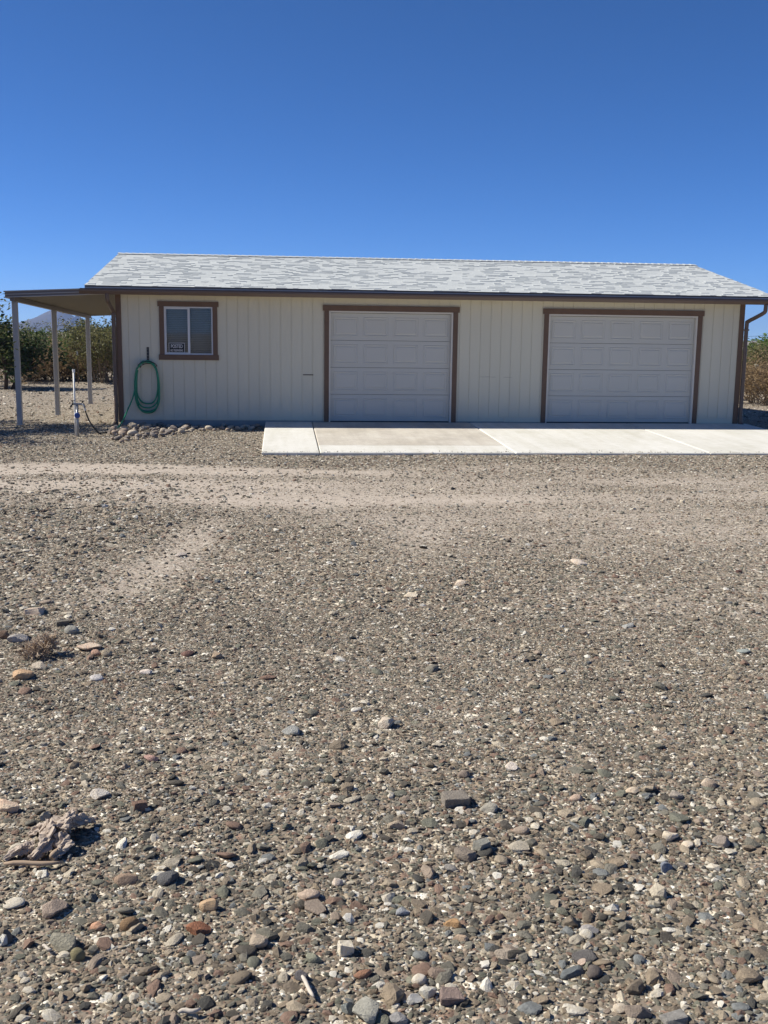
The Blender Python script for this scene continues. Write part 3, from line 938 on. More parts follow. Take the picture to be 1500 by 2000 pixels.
scatter(30000, 19.5, 45.0, .04, .11, lambda x, y: .8+0*x, 3.0)
# pebbles kicked onto the edge of the apron
n_ = 260; ex = rng.uniform(JX[0], JX[-1], n_); ed = AL-.012-rng.exponential(.07, n_); es = rng.uniform(.010, .026, n_)
pts_.append(np.stack([ex, -ed, -SL*ed+es*.22], -1)); scl_.append(np.stack([es, es*.85, es*.7], -1))
rot_.append(np.stack([0*ex, 0*ex, rng.uniform(0, 6.28, n_)], -1)); idx_.append(rng.integers(0, 12, n_))
P_ = np.concatenate(pts_); S_ = np.concatenate(scl_); R_ = np.concatenate(rot_); I_ = np.concatenate(idx_)
me = bpy.data.meshes.new('gravel')
me.vertices.add(len(P_)); me.vertices.foreach_set('co', P_.astype(np.float32).ravel())
for nm_, dt, ar in (('scl', 'FLOAT_VECTOR', S_), ('rot', 'FLOAT_VECTOR', R_)):
    me.attributes.new(nm_, dt, 'POINT').data.foreach_set('vector', ar.astype(np.float32).ravel())
me.attributes.new('idx', 'INT', 'POINT').data.foreach_set('value', I_.astype(np.int32))
gravel = tag(link('gravel', me), 'small mixed grey and tan gravel covering the ground', 'gravel', kind='stuff')
gc = bpy.data.collections.new('pebble_shapes')
for i, mm_ in enumerate(SM_LOW):
    gc.objects.link(bpy.data.objects.new('pebble_shape_%02d' % i, mm_))
ng = bpy.data.node_groups.new('scatter_gravel', 'GeometryNodeTree')
ng.interface.new_socket('Geometry', in_out='INPUT', socket_type='NodeSocketGeometry')
ng.interface.new_socket('Geometry', in_out='OUTPUT', socket_type='NodeSocketGeometry')
gi = ng.nodes.new('NodeGroupInput'); go = ng.nodes.new('NodeGroupOutput')
iop = ng.nodes.new('GeometryNodeInstanceOnPoints')
ci = ng.nodes.new('GeometryNodeCollectionInfo'); ci.inputs['Collection'].default_value = gc
ci.inputs['Separate Children'].default_value = True; ci.inputs['Reset Children'].default_value = True
def named(nm_, dt):
    n_ = ng.nodes.new('GeometryNodeInputNamedAttribute'); n_.data_type = dt; n_.inputs['Name'].default_value = nm_
    return n_.outputs['Attribute']
ng.links.new(gi.outputs[0], iop.inputs['Points'])
ng.links.new(ci.outputs[0], iop.inputs['Instance'])
iop.inputs['Pick Instance'].default_value = True
ng.links.new(named('idx', 'INT'), iop.inputs['Instance Index'])
e2r = ng.nodes.new('FunctionNodeEulerToRotation')
ng.links.new(named('rot', 'FLOAT_VECTOR'), e2r.inputs[0])
ng.links.new(e2r.outputs[0], iop.inputs['Rotation'])
ng.links.new(named('scl', 'FLOAT_VECTOR'), iop.inputs['Scale'])
ng.links.new(iop.outputs[0], go.inputs[0])
gravel.modifiers.new('scatter', 'NODES').node_group = ng

# -- the stones one can pick apart on the ground (parts of the ground)
cnt = 0; tries = 0
while cnt < 255 and tries < 20000:
    tries += 1
    px_, py_ = rng.uniform(-40, 1540), 905 + 1095*rng.uniform(0, 1)**.9
    if py_ < 905: continue
    p = at(px_, py_, 2, 0.0)
    for _ in range(3): p = at(px_, py_, 2, gz(p[0], p[1]))
    cv = float(coarse(p[0], p[1]))
    if rng.uniform() > cv+.05: continue
    if JX[0]-.1 < p[0] < JX[-1]+.1 and p[1] > -AL-.12: continue
    dist = np.linalg.norm(p-CPOS)
    s = rng.uniform(.036, .070)*(1 if dist < 5 else rng.uniform(.8, 1.35))
    o = link('stone', SM_MID[int(rng.integers(0, 16))], ground)
    sz_ = s*rng.uniform(.6, 1.0)
    o.scale = (s, s*rng.uniform(.7, 1.1), sz_)
    o.rotation_euler = (rng.normal(0, .2), rng.normal(0, .2), rng.uniform(0, 6.28))
    o.location = (p[0], p[1], gz(p[0], p[1]) + sz_*.08)
    cnt += 1

# -- singular stones: (px, py of centre, width px, height px, colour, angular, flat, label)
SING = [
 (14, 1572, 56, 40, (.52, .42, .33), .8, .62, 'pale tan boulder cut by the left edge of the picture'),
 (275, 1575, 34, 30, (.17, .12, .095), .9, .75, 'dark brown blocky stone below the white flint on the left'),
 (195, 1550, 40, 26, (.46, .45, .42), .6, .6, 'grey and white flint stone right of the pale boulder'),
 (889, 1561, 54, 36, (.19, .18, .16), .95, .55, 'grey oblong block stone lying alone right of centre'),
 (954, 1577, 36, 20, (.27, .27, .24), .7, .4, 'flat grey-green stone just right of the oblong block'),
 (942, 1651, 34, 32, (.23, .24, .22), .95, .85, 'grey cube-shaped stone beside a wedge-shaped one'),
 (907, 1666, 44, 28, (.20, .18, .155), .9, .6, 'grey-brown wedge-shaped stone left of the cube-shaped one'),
 (879, 1695, 26, 20, (.24, .24, .23), .9, .6, 'small grey squarish stone below the wedge-shaped one'),
 (774, 1610, 34, 26, (.33, .29, .23), .7, .65, 'tan lumpy stone left of the grey blocks'),
 (327, 1713, 42, 34, (.105, .11, .115), .6, .7, 'dark slate-grey stone with a peaked top'),
 (246, 1716, 46, 30, (.27, .21, .16), .7, .6, 'tan-brown stone left of the dark slate-grey peaked one'),
 (253, 1804, 38, 38, (.20, .14, .085), .25, .9, 'round dark brown stone standing proud of the gravel'),
 (388, 1813, 50, 30, (.235, .115, .07), .9, .5, 'rusty reddish-brown angular stone on the left'),
 (408, 1767, 38, 40, (.42, .32, .21), .7, .9, 'golden tan upright stone above the rusty reddish one'),
 (105, 1773, 52, 40, (.27, .23, .195), .8, .7, 'large grey-tan angular stone near the left edge'),
 (125, 1834, 66, 44, (.23, .23, .19), .8, .5, 'large slanting layered greenish-grey stone at lower left'),
 (152, 1863, 30, 38, (.19, .18, .11), .25, .9, 'olive egg-shaped stone below the layered stone'),
 (191, 1808, 28, 18, (.46, .29, .20), .5, .4, 'flat peach-coloured stone left of the round brown one'),
 (505, 1838, 38, 36, (.35, .31, .25), .4, .8, 'smooth tan stone with a dark right side'),
 (675, 1852, 32, 40, (.62, .56, .47), .95, .8, 'white block-shaped stone standing on end'),
 (614, 1871, 36, 26, (.22, .235, .185), .8, .5, 'flat greenish-grey stone left of the white block'),
 (708, 1901, 38, 26, (.27, .16, .11), .8, .6, 'reddish-brown stone below the white block'),
 (587, 1905, 26, 28, (.10, .10, .11), .7, .7, 'small black stone above the white splinter'),
 (884, 1803, 38, 28, (.36, .24, .13), .8, .65, 'orange-tan stone with a pale face'),
 (899, 1832, 30, 20, (.40, .32, .24), .5, .4, 'tan flat stone just below the orange-tan one'),
 (818, 1911, 30, 28, (.60, .56, .49), .3, .8, 'round creamy white stone near the bottom'),
 (836, 1936, 36, 34, (.46, .47, .43), .7, .8, 'pale grey-white stone below the round creamy one'),
 (810, 1950, 34, 26, (.42, .44, .44), .6, .6, 'pale bluish stone left of the pale grey-white one'),
 (882, 1946, 48, 40, (.215, .175, .16), .95, .6, 'mauve-grey square block near the bottom'),
 (856, 1902, 44, 30, (.22, .18, .15), .9, .35, 'flat brown slab stone above the mauve-grey block'),
 (715, 1976, 56, 52, (.29, .30, .27), .7, .75, 'large greenish-grey stone at the bottom edge'),
 (680, 1968, 32, 36, (.20, .23, .225), .8, .6, 'dark teal-grey stone against the large greenish one'),
 (778, 1988, 40, 34, (.23, .24, .25), .4, .7, 'blue-grey rounded stone at the bottom edge'),
 (786, 1780, 30, 22, (.30, .33, .36), .6, .35, 'flat light blue-grey stone in the lower centre'),
 (603, 1746, 46, 26, (.37, .31, .255), .3, .5, 'pinkish-tan lumpy long stone in the lower centre'),
 (658, 1722, 24, 26, (.56, .51, .45), .8, .8, 'small cream and black stone in the lower centre'),
 (990, 1864, 50, 28, (.31, .28, .235), .4, .5, 'tan-grey hollowed stone right of centre at the bottom'),
 (1140, 1867, 48, 20, (.105, .105, .105), .5, .4, 'long dark slate stone above the dark ball-like one'),
 (1161, 1896, 32, 34, (.115, .105, .10), .35, .9, 'dark grey ball-like stone at lower right'),
 (1115, 1898, 54, 22, (.12, .14, .15), .7, .3, 'flat blue-black stone left of the dark ball-like one'),
 (1137, 1880, 20, 18, (.50, .42, .35), .6, .6, 'small pale pink stone between the two dark ones'),
 (1152, 1815, 36, 20, (.30, .30, .30), .5, .5, 'light grey long stone above the long dark slate'),
 (1246, 1974, 52, 46, (.205, .18, .155), .7, .6, 'big grey-brown stone at the bottom right'),
 (1211, 1969, 28, 22, (.50, .46, .38), .3, .5, 'cream oval stone left of the big grey-brown one'),
 (1318, 1990, 54, 26, (.21, .215, .21), .95, .6, 'grey brick-shaped stone at the bottom edge'),
 (1308, 1633, 38, 24, (.56, .52, .43), .8, .6, 'pale cream angular stone at middle right'),
 (1341, 1650, 26, 16, (.55, .50, .41), .6, .5, 'smaller cream stone beside the cream angular one'),
 (1300, 1692, 28, 30, (.20, .23, .28), .5, .6, 'blue-grey stone streaked with white'),
 (1408, 1643, 34, 30, (.30, .27, .235), .7, .7, 'grey-tan stone with a dark right side at right'),
 (1330, 1689, 20, 16, (.17, .165, .155), .8, .7, 'small dark stone right of the blue-grey streaked one'),
 (1320, 1552, 28, 24, (.30, .28, .25), .5, .8, 'grey round stone with dark shadow at right'),
 (1234, 1545, 28, 18, (.50, .44, .35), .5, .6, 'cream stone left of the grey round one'),
 (1380, 1528, 24, 24, (.50, .45, .37), .5, .9, 'cream upright stone at right'),
 (1125, 1557, 26, 18, (.38, .31, .255), .25, .6, 'smooth pinkish oval pebble right of centre'),
 (1000, 1497, 28, 20, (.56, .53, .48), .6, .6, 'white knobbly stone above the oblong block'),
 (906, 1512, 24, 22, (.22, .19, .165), .3, .8, 'round brown stone above the oblong block'),
 (1018, 1621, 32, 20, (.29, .25, .21), .2, .6, 'smooth grey-tan oval stone right of the cube'),
 (755, 1411, 34, 28, (.44, .41, .35), .6, .8, 'pale grey stone in the centre of the gravel'),
 (568, 1425, 36, 24, (.27, .29, .285), .6, .35, 'flat blue-green stone in the middle of the gravel'),
 (524, 1322, 34, 12, (.20, .14, .11), .6, .4, 'flat dark brown stone in the left wheel track'),
 (366, 1276, 26, 14, (.16, .10, .085), .5, .5, 'dark maroon stone by itself left of the track'),
 (425, 1281, 22, 18, (.33, .27, .20), .6, .8, 'small tan upright stone right of the maroon one'),
 (46, 1316, 44, 26, (.40, .29, .19), .8, .6, 'golden brown wedge stone near the left edge'),
 (78, 1300, 32, 22, (.40, .37, .31), .7, .5, 'pale grey stone below the little dry bush'),
 (35, 1246, 40, 22, (.36, .355, .34), .5, .5, 'pale grey flat stone left of the little dry bush'),
 (68, 1194, 36, 20, (.50, .43, .355), .8, .6, 'pale pinkish block stone above the dry bush'),
 (174, 1262, 50, 18, (.50, .42, .34), .7, .35, 'long pale tan slab right of the dry bush'),
 (140, 1231, 30, 22, (.26, .27, .25), .9, .7, 'grey striped stone above right of the dry bush'),
 (122, 1217, 26, 16, (.13, .125, .11), .8, .6, 'dark block stone above right of the dry bush'),
 (188, 1275, 22, 18, (.35, .24, .19), .25, .7, 'round reddish stone at the end of the pale slab'),
 (208, 1275, 22, 20, (.30, .27, .21), .25, .8, 'round olive-tan stone beside the round reddish one'),
 (188, 1324, 28, 12, (.44, .445, .45), .25, .4, 'smooth white-grey oval pebble at left'),
 (285, 1312, 26, 14, (.48, .45, .42), .6, .6, 'white stone with a dark underside left of the track'),
 (8, 1240, 24, 24, (.15, .11, .085), .7, .8, 'dark brown stone at the left edge by the pale flat one'),
 (295, 1480, 30, 18, (.36, .25, .22), .7, .4, 'flat mauve-pink stone at left'),
 (1131, 1099, 36, 10, (.52, .47, .40), .6, .3, 'pale flat stone alone on the worn dirt at right'),
 (899, 1138, 24, 16, (.48, .43, .36), .6, .7, 'pale stone on the worn dirt right of centre'),
 (802, 1162, 28, 10, (.50, .46, .37), .6, .4, 'pale long stone on the worn dirt in the centre'),
 (353, 1084, 24, 10, (.33, .31, .29), .6, .4, 'grey flat stone in the rubble patch left of the track'),
 (1452, 1271, 26, 8, (.22, .26, .26), .6, .3, 'flat blue-green stone near the right edge'),
 (1443, 1116, 12, 10, (.13, .08, .07), .6, .8, 'small dark red stone near the right edge'),
 (1225, 1222, 28, 8, (.27, .29, .29), .6, .3, 'flat grey-blue stone on the right'),
]
for i, (px_, py_, wpx, hpx, colr, ang, flat, lab) in enumerate(SING):
    p = at(px_, py_+hpx*.25, 2, 0.)
    for _ in range(4): p = at(px_, py_+hpx*.25, 2, gz(p[0], p[1]))
    dist = float((p-CPOS)@_F)
    s = wpx*dist/CF
    mt = stone_mat('stone_colour', (min(.8, colr[0]*1.38), min(.76, colr[1]*1.27), min(.7, colr[2]*1.16)))
    blocky = any(w_ in lab.split(' stone')[0] for w_ in ('block', 'cube', 'brick'))and ' by ' not in lab
    o = link('rock', block_mesh('rock', 900+i, mt) if blocky else stone_mesh('rock', 900+i, flat, ang, 3, mt))
    # visible height ~ depth*sin + height*cos of the view angle
    dep = math.asin(min(1, (CPOS[2]-p[2])/np.linalg.norm(p-CPOS)))
    hz = min(max(hpx*dist/CF/(math.cos(dep)+.75*math.sin(dep)), s*.3), s*1.0)
    fz = hz/max(1e-3, (max(v.co.z for v in o.data.vertices)-min(v.co.z for v in o.data.vertices)))
    o.scale = (s, s*rng.uniform(.85, 1.1), fz)
    o.rotation_euler = (rng.normal(0, .1), rng.normal(0, .1), -CYAW + rng.normal(0, .25) + (.35 if blocky else 0))
    o.location = (p[0], p[1], gz(p[0], p[1]) + hz*.24)
    tag(o, lab, 'rock', 'single rocks lying on the gravel')

# -- river rocks heaped along the foot of the wall
poly = [(207, 850), (222, 838), (238, 829), (300, 827), (420, 828), (512, 829), (512, 835), (440, 837), (380, 840), (330, 847), (280, 853), (235, 857)]
def inside(x, y):
    c_ = False; j_ = len(poly)-1
    for i_ in range(len(poly)):
        xi, yi = poly[i_]; xj, yj = poly[j_]
        if (yi > y) != (yj > y) and x < (xj-xi)*(y-yi)/(yj-yi)+xi: c_ = not c_
        j_ = i_
    return c_
RN = ('grey-tan', 'tan', 'dark brown', 'pale cream', 'reddish-brown', 'light grey', 'charcoal grey')
RM = [stone_mesh('river_rock', 500+i, (.55, .7, .62)[i % 3], (.2, .35, .6)[i % 3], 2, stone_mat('river_rock_colour', (c_[0]*1.05, c_[1]*1.0, c_[2]*.9))) for i, c_ in enumerate(
    ((.36, .32, .28), (.44, .39, .33), (.27, .24, .22), (.50, .45, .39), (.33, .27, .23), (.40, .37, .34), (.22, .20, .19)))]
placed = []; tries = 0
while len(placed) < 150 and tries < 6000:
    tries += 1
    px_, py_ = rng.uniform(205, 513), rng.uniform(824, 858)
    if not inside(px_, py_): continue
    p = at(px_, py_, 2, -.06)
    if p[1] > -.07: continue
    s = rng.choice((.06, .08, .10, .13, .165))*rng.uniform(.9, 1.15)
    if any((p[0]-q[0])**2+(p[1]-q[1])**2 < (.40*(s+q[2]))**2 for q in placed): continue
    placed.append((p[0], p[1], s))
    ki = int(rng.integers(0, 7)); o = link('river_rock', RM[ki])
    o.scale = (s, s*rng.uniform(.8, 1.1), s*rng.uniform(.75, 1.0))
    o.rotation_euler = (rng.normal(0, .25), rng.normal(0, .25), rng.uniform(0, 6.28))
    o.location = (p[0], p[1], gz(p[0], p[1])+s*.24)
    sunny = p[1] < -.95
    tag(o, "%s rounded river rock in wall border's %s, %s of hose" % (RN[ki], 'sunlit front' if sunny else 'shaded inner row', 'left' if p[0] < .45 else ('just right' if p[0] < 1.3 else 'well right')), 'rock', 'river rocks along the wall foot')

# ------------------------------------------------------------------ driftwood, sticks
def gp_(px_, py_):
    p = at(px_, py_, 2, 0.)
    for _ in range(4): p = at(px_, py_, 2, gz(p[0], p[1]))
    return p
b0 = gp_(62, 1688); b1 = gp_(132, 1622)
dw = empty('weathered_stump', tuple(b0)); tag(dw, 'gnarled bleached chunk of dead wood lying at the lower left', 'driftwood')
mid = (b0+b1)/2
r2 = np.random.default_rng(12)
def gnarl(pts, rads, seed):
    """tube with deep irregular flutes"""
    r_ = np.random.default_rng(seed); m = MB(); m.tube(catmull(pts, 14), list(np.interp(np.linspace(0, 1, (len(pts)-1)*14+1), np.linspace(0, 1, len(rads)), rads)), 26)
    n_ = 26
    fl = 1+.38*r_.normal(size=n_)
    path = catmull(pts, 14)
    fl = np.convolve(np.concatenate([fl[-1:], fl, fl[:1]]), [.25, .5, .25], 'valid')*1.0
    q1, q2 = r_.uniform(0, 6.28, 2)
    for i_, v in enumerate(m.v):
        k_ = i_ % n_; c_ = np.array(path[i_//n_]); d_ = np.array(v)-c_
        a_ = k_/n_*6.283; u_ = i_//n_
        w_ = max(.3, fl[k_]*(1+.28*math.sin(u_*.33+3*a_+q1)+.2*math.sin(u_*.7-5*a_+q2)+.10*r_.normal()))
        m.v[i_] = tuple(c_+d_*w_)
    return m
ax = (b1-b0)/np.linalg.norm(b1-b0)
sd = np.array([ax[1], -ax[0], 0])
L_ = np.linalg.norm(b1-b0)
def dp(u, v_, h): 
    q = b0+ax*L_*u+sd*v_*1.15; return (q[0], q[1], gz(q[0], q[1])+h*.72)
loc(gnarl([dp(0, .0, .02), dp(.3, .01, .05), dp(.6, -.005, .055), dp(.85, .01, .065), dp(1.05, .0, .035)], [.012, .018, .024, .026, .012], 1), dw).build('trunk_piece', MT['driftwood'], dw)
for i, (pl, rd) in enumerate([
    ([dp(.25, -.02, .03), dp(.15, -.05, .035), dp(-.05, -.075, .018)], [.02, .015, .006]),
    ([dp(.5, .03, .05), dp(.35, .055, .03), dp(.1, .05, .012)], [.02, .016, .007]),
    ([dp(.8, -.03, .05), dp(.85, -.06, .03), dp(.7, -.09, .012)], [.022, .016, .008]),
    ([dp(.9, .02, .06), dp(1.1, .05, .045), dp(1.25, .06, .015)], [.022, .014, .006]),
    ([dp(.6, .02, .07), dp(.75, .03, .10), dp(.95, .02, .105)], [.018, .014, .006])]):
    loc(gnarl(pl, rd, 20+i), dw).build('root', MT['driftwood'], dw)
def stick(p0, p1, r, lab, mt, name='stick'):
    a_ = gp_(*p0); c_ = gp_(*p1)
    m = MB(); P = []
    for u in np.linspace(0, 1, 7):
        q = a_+(c_-a_)*u
        P.append((q[0], q[1]+.004*math.sin(u*7), gz(q[0], q[1])+r*.9+.012))
    m.tube(P, [r*.6, r, r*1.05, r*.95, r, r*.85, r*.5], 7)
    return tag(m.build(name, mt, None, smooth=True), lab, 'stick')
stick((8, 1698), (122, 1696), .0075, 'long straight brown stick lying below the dead wood', MT['stick'])
stick((590, 1918), (613, 1960), .0055, 'short bleached white splinter lying at bottom centre', MT['bone'])
stick((83, 1857), (102, 1866), .0045, 'small pale splinter by the layered stone', MT['bone'])
stick((348, 1989), (392, 1984), .006, 'pale broken stick at the bottom edge', MT['bone'])
stick((100, 1686), (128, 1664), .011, 'short split stick against the dead wood', MT['stick'])

# ------------------------------------------------------------------ plants
def rodrigues(v, k, a): return v*math.cos(a) + k.cross(v)*math.sin(a) + k*k.dot(v)*(1-math.cos(a))
class Plant:
    def __init__(s, seed): s.r = random.Random(seed); s.wood = MB(); s.leafp = []
    def branch(s, p, d, L, rad, lvl, maxl, spread, kids, grav=0.0, seg=4, wig=.18, n=4):
        pts = [p.copy()]; rs = [rad]
        for i in range(seg):
            d = (d + Vector((s.r.gauss(0, wig), s.r.gauss(0, wig), s.r.gauss(0, wig)+grav))).normalized()
            p = p + d*(L/seg); pts.append(p.copy()); rs.append(rad*(1-.55*(i+1)/seg))
        s.wood.tube(pts, rs, n if lvl < 2 else 3, cap=False)
        if lvl >= maxl-1:
            for i in range(1, len(pts)): s.leafp.append((pts[i], d.copy()))
        if lvl < maxl:
            for _ in range(kids):
                u = s.r.uniform(.35, 1.0); i = min(int(u*seg), seg-1); q = pts[i].lerp(pts[i+1], u*seg-i)
                k = Vector((s.r.gauss(0, 1), s.r.gauss(0, 1), s.r.gauss(0, 1)))
                k = (k - d*k.dot(d)).normalized()
                nd = rodrigues(d, k, s.r.uniform(.45, 1.0)*spread)
                s.branch(q, nd, L*s.r.uniform(.5, .75), max(rs[i]*.62, .003), lvl+1, maxl, spread, kids, grav, max(2, seg-1), wig, n)
    def leaves(s, per, jit, lx, ly):
        m = MB()
        for (p, d) in s.leafp:
            for _ in range(per):
                c = p + Vector((s.r.gauss(0, jit), s.r.gauss(0, jit), s.r.gauss(0, jit*.8)))
                a_ = Vector((s.r.gauss(0, 1), s.r.gauss(0, 1), s.r.gauss(0, .6))).normalized()
                b_ = a_.cross(Vector((s.r.gauss(0, 1), s.r.gauss(0, 1), s.r.gauss(0, 1)))).normalized()
                l_, w_ = lx*s.r.uniform(.6, 1.3), ly*s.r.uniform(.7, 1.3)
                k = len(m.v)
                m.v += [tuple(c-a_*l_), tuple(c+b_*w_-a_*l_*.1), tuple(c+a_*l_), tuple(c-b_*w_+a_*l_*.1)]
                m.f.append((k, k+1, k+2, k+3))
        return m
def raw(m, name, mat):
    me = bpy.data.meshes.new(name); me.from_pydata(m.v, [], m.f); me.materials.append(mat); return me
def make_shrub(seed, h, stems, lean, kids, maxl, per, jit, lx, ly, leaf, wood, spread=.7, wig=.12, grav=.03, rad=.016):
    P = Plant(seed)
    for i in range(stems):
        a_ = P.r.uniform(0, 6.28); t_ = P.r.uniform(.1, 1.0)*lean
        d = Vector((math.sin(t_)*math.cos(a_), math.sin(t_)*math.sin(a_), math.cos(t_)))
        P.branch(Vector((math.cos(a_)*.08*h, math.sin(a_)*.08*h, -.04)), d, h*P.r.uniform(.55, .85), rad*h*P.r.uniform(.6, 1), 0, maxl, spread, kids, grav, 5, wig, 5)
    return raw(P.wood, 'stem', wood), raw(P.leaves(per, jit*h, lx, ly), 'foliage', leaf)
def make_tree(seed, h, kids, maxl, per, jit, lx, ly, leaf, wood, trunks=2, spread=.95, grav=.02, lean=.6):
    P = Plant(seed)
    for i in range(trunks):
        a_ = 6.28*i/trunks+P.r.uniform(0, 1.5)
        d = Vector((math.sin(lean)*math.cos(a_), math.sin(lean)*math.sin(a_), math.cos(lean)))
        P.branch(Vector((math.cos(a_)*.05, math.sin(a_)*.05, -.1)), d, h*P.r.uniform(.5, .65), .032*h*P.r.uniform(.8, 1.1), 0, maxl, spread, kids, grav, 5, .14, 6)
    return raw(P.wood, 'trunk', wood), raw(P.leaves(per, jit*h, lx, ly), 'crown', leaf)

VAR = {
 'creo': [make_shrub(s_, 1.0, 13, .75, 4, 2, 4, .035, .030, .012, MT['leaf_creo'], MT['bark_grey']) for s_ in (1, 2, 3)],
 'dry': [make_shrub(s_, 1.0, 15, .95, 4, 2, 4, .04, .028, .010, MT['leaf_dry'], MT['bark_grey']) for s_ in (11, 12, 13)],
 'mesq': [make_tree(s_, 1.0, 5, 3, 3, .035, .026, .008, MT['leaf_mesq'], MT['bark'], 3) for s_ in (21, 22)],
 'dark': [make_tree(s_, 1.0, 5, 3, 6, .04, .028, .014, MT['leaf_dark'], MT['bark'], 3, .95, .03, .45) for s_ in (31, 32)],
 'green': [make_tree(s_, 1.0, 5, 3, 6, .04, .028, .013, MT['leaf_green'], MT['bark'], 4, .95, .02, .6) for s_ in (41, 42)],
}
PN = {'creo': ('creosote_bush', 'bush', 'stem', 'foliage'), 'dry': ('dry_shrub', 'shrub', 'stem', 'foliage'), 'mesq': ('mesquite_tree', 'tree', 'trunk', 'crown'),
      'dark': ('evergreen_tree', 'tree', 'trunk', 'crown'), 'green': ('green_tree', 'tree', 'trunk', 'crown')}
def plant(kind, var, x, y, h, label, group, rz=0., wide=1.0):
    nm_, cat, pa, pb_ = PN[kind]
    e_ = empty(nm_, (x, y, gz(x, y)-.02), rz); e_.scale = (h*wide, h*wide, h)
    tag(e_, label, cat, group)
    w_, l_ = VAR[kind][var % len(VAR[kind])]
    link(pa, w_, e_); link(pb_, l_, e_)
    return e_
def px_on(px_, y): return float(at(px_, 700, 1, y)[0])
VG = 'desert shrubs and trees behind the garage'
# left, seen below the patio cover (px, y, height, kind)
LV = [
 (6, 14.5, 2.75, 'dark', 1.0, 'dark leafy tree at the left edge behind the first patio post'),
 (-60, 16, 3.0, 'mesq', 1.0, 'mesquite tree beyond the left edge behind the patio'),
 (42, 25, 2.3, 'mesq', 1.1, 'feathery olive mesquite between the first two patio posts'),
 (82, 27, 1.6, 'mesq', 1.2, 'lower olive mesquite left of the middle patio post'),
 (28, 18.2, 1.2, 'dry', 1.1, 'brown dry shrub just right of the first patio post'),
 (44, 19.5, 1.15, 'dry', 1.2, 'second brown dry shrub from the first patio post'),
 (60, 20.5, 1.25, 'dry', 1.2, 'brown dry shrub halfway between the first two patio posts'),
 (78, 20.0, 1.1, 'dry', 1.2, 'second brown dry shrub left of the middle patio post'),
 (94, 21.0, 1.25, 'dry', 1.2, 'brown dry shrub just left of the middle patio post'),
 (112, 20.0, 1.1, 'dry', 1.2, 'brown dry shrub hidden behind the middle patio post'),
 (126, 20.8, 1.3, 'dry', 1.2, 'brown dry shrub just right of the middle patio post'),
 (142, 20.2, 1.15, 'dry', 1.2, 'brown dry shrub just left of the thin white pipe'),
 (157, 21.0, 1.3, 'dry', 1.2, 'brown dry shrub right of the thin white pipe'),
 (176, 20.4, 1.2, 'dry', 1.2, 'brown dry shrub behind the rear patio post'),
 (118, 40, 1.7, 'green', 1.3, 'bright green tree right of the middle patio post'),
 (142, 36, 1.7, 'green', 1.4, 'bright green tree between middle and rear patio posts'),
 (165, 46, 2.6, 'dark', 1.3, 'dark green tree left of the rear patio post'),
 (192, 48, 2.9, 'dark', 1.4, 'dark green tree behind the rear patio post'),
 (100, 55, 1.75, 'dark', 1.4, 'dark tree far behind the middle patio post'),
 (130, 60, 1.75, 'dark', 1.3, 'dark tree at the foot of the mountain'),
 (66, 50, 1.9, 'green', 1.3, 'green tree far behind the feathery mesquite'),
 (200, 18.5, 1.95, 'creo', 1.0, 'tall many-stemmed creosote bush beside the garage corner'),
 (222, 19.5, 2.1, 'creo', 1.0, 'tall creosote bush half hidden by the garage corner'),
 (185, 24, 1.7, 'creo', 1.1, 'olive creosote bush behind the rear patio post'),
 (110, 24, 1.4, 'creo', 1.2, 'olive creosote bush behind the middle patio post'),
 (45, 25, 1.5, 'creo', 1.2, 'olive creosote bush behind the feathery mesquite'),
 (-25, 20, 1.6, 'creo', 1.2, 'olive creosote bush at the far left'),
 (240, 24, 1.6, 'dry', 1.2, 'brown dry shrub behind the garage corner'),
]
for i, (px_, y_, h_, kd, wd_, lab) in enumerate(LV):
    plant(kd, i, px_on(px_, y_), y_, h_, lab, VG, i*1.3, wd_)
RV = [
 (1488, 9.0, 1.25, 'dry', 1.3, 'brown dry shrub right of the garage with the cactus behind'),
 (1520, 8.2, 1.2, 'dry', 1.3, 'brown dry shrub at the right edge of the picture'),
 (1462, 10.5, 1.15, 'dry', 1.2, 'brown dry shrub against the right garage corner'),
 (1500, 14, 1.55, 'creo', 1.3, 'olive creosote bush at the right edge'),
 (1475, 16, 1.5, 'creo', 1.3, 'olive creosote bush behind the right garage corner'),
 (1495, 24, 1.75, 'green', 1.5, 'green tree above the brown shrubs at the right edge'),
 (1468, 30, 1.7, 'green', 1.4, 'green tree behind the right garage corner'),
 (1545, 22, 2.0, 'green', 1.4, 'green tree beyond the right edge'),
 (1570, 10, 1.4, 'creo', 1.2, 'creosote bush beyond the right edge'),
]
for i, (px_, y_, h_, kd, wd_, lab) in enumerate(RV):
    plant(kd, i+1, px_on(px_, y_), y_, h_, lab, VG, i*2.1, wd_)

# the mesquite left of the frame that throws the dappled shade in front of the patio
P = Plant(77)
for i in range(4):
    a_ = 1.57*i+.5
    d = Vector((math.sin(.62)*math.cos(a_), math.sin(.62)*math.sin(a_), math.cos(.62)))
    P.branch(Vector((math.cos(a_)*.06, math.sin(a_)*.06, -.1)), d, 2.25, .08, 0, 3, .95, 6, .015, 5, .15, 6)
mt_ = empty('mesquite_tree', (-4.95, -.35, gz(-4.95, -.35))); tag(mt_, 'mesquite whose twigs reach in at the left edge and shade the ground', 'tree')
link('trunk', raw(P.wood, 'trunk', MT['bark']), mt_)
link('crown', raw(P.leaves(8, .11, .05, .016), 'crown', MT['leaf_mesq']), mt_)

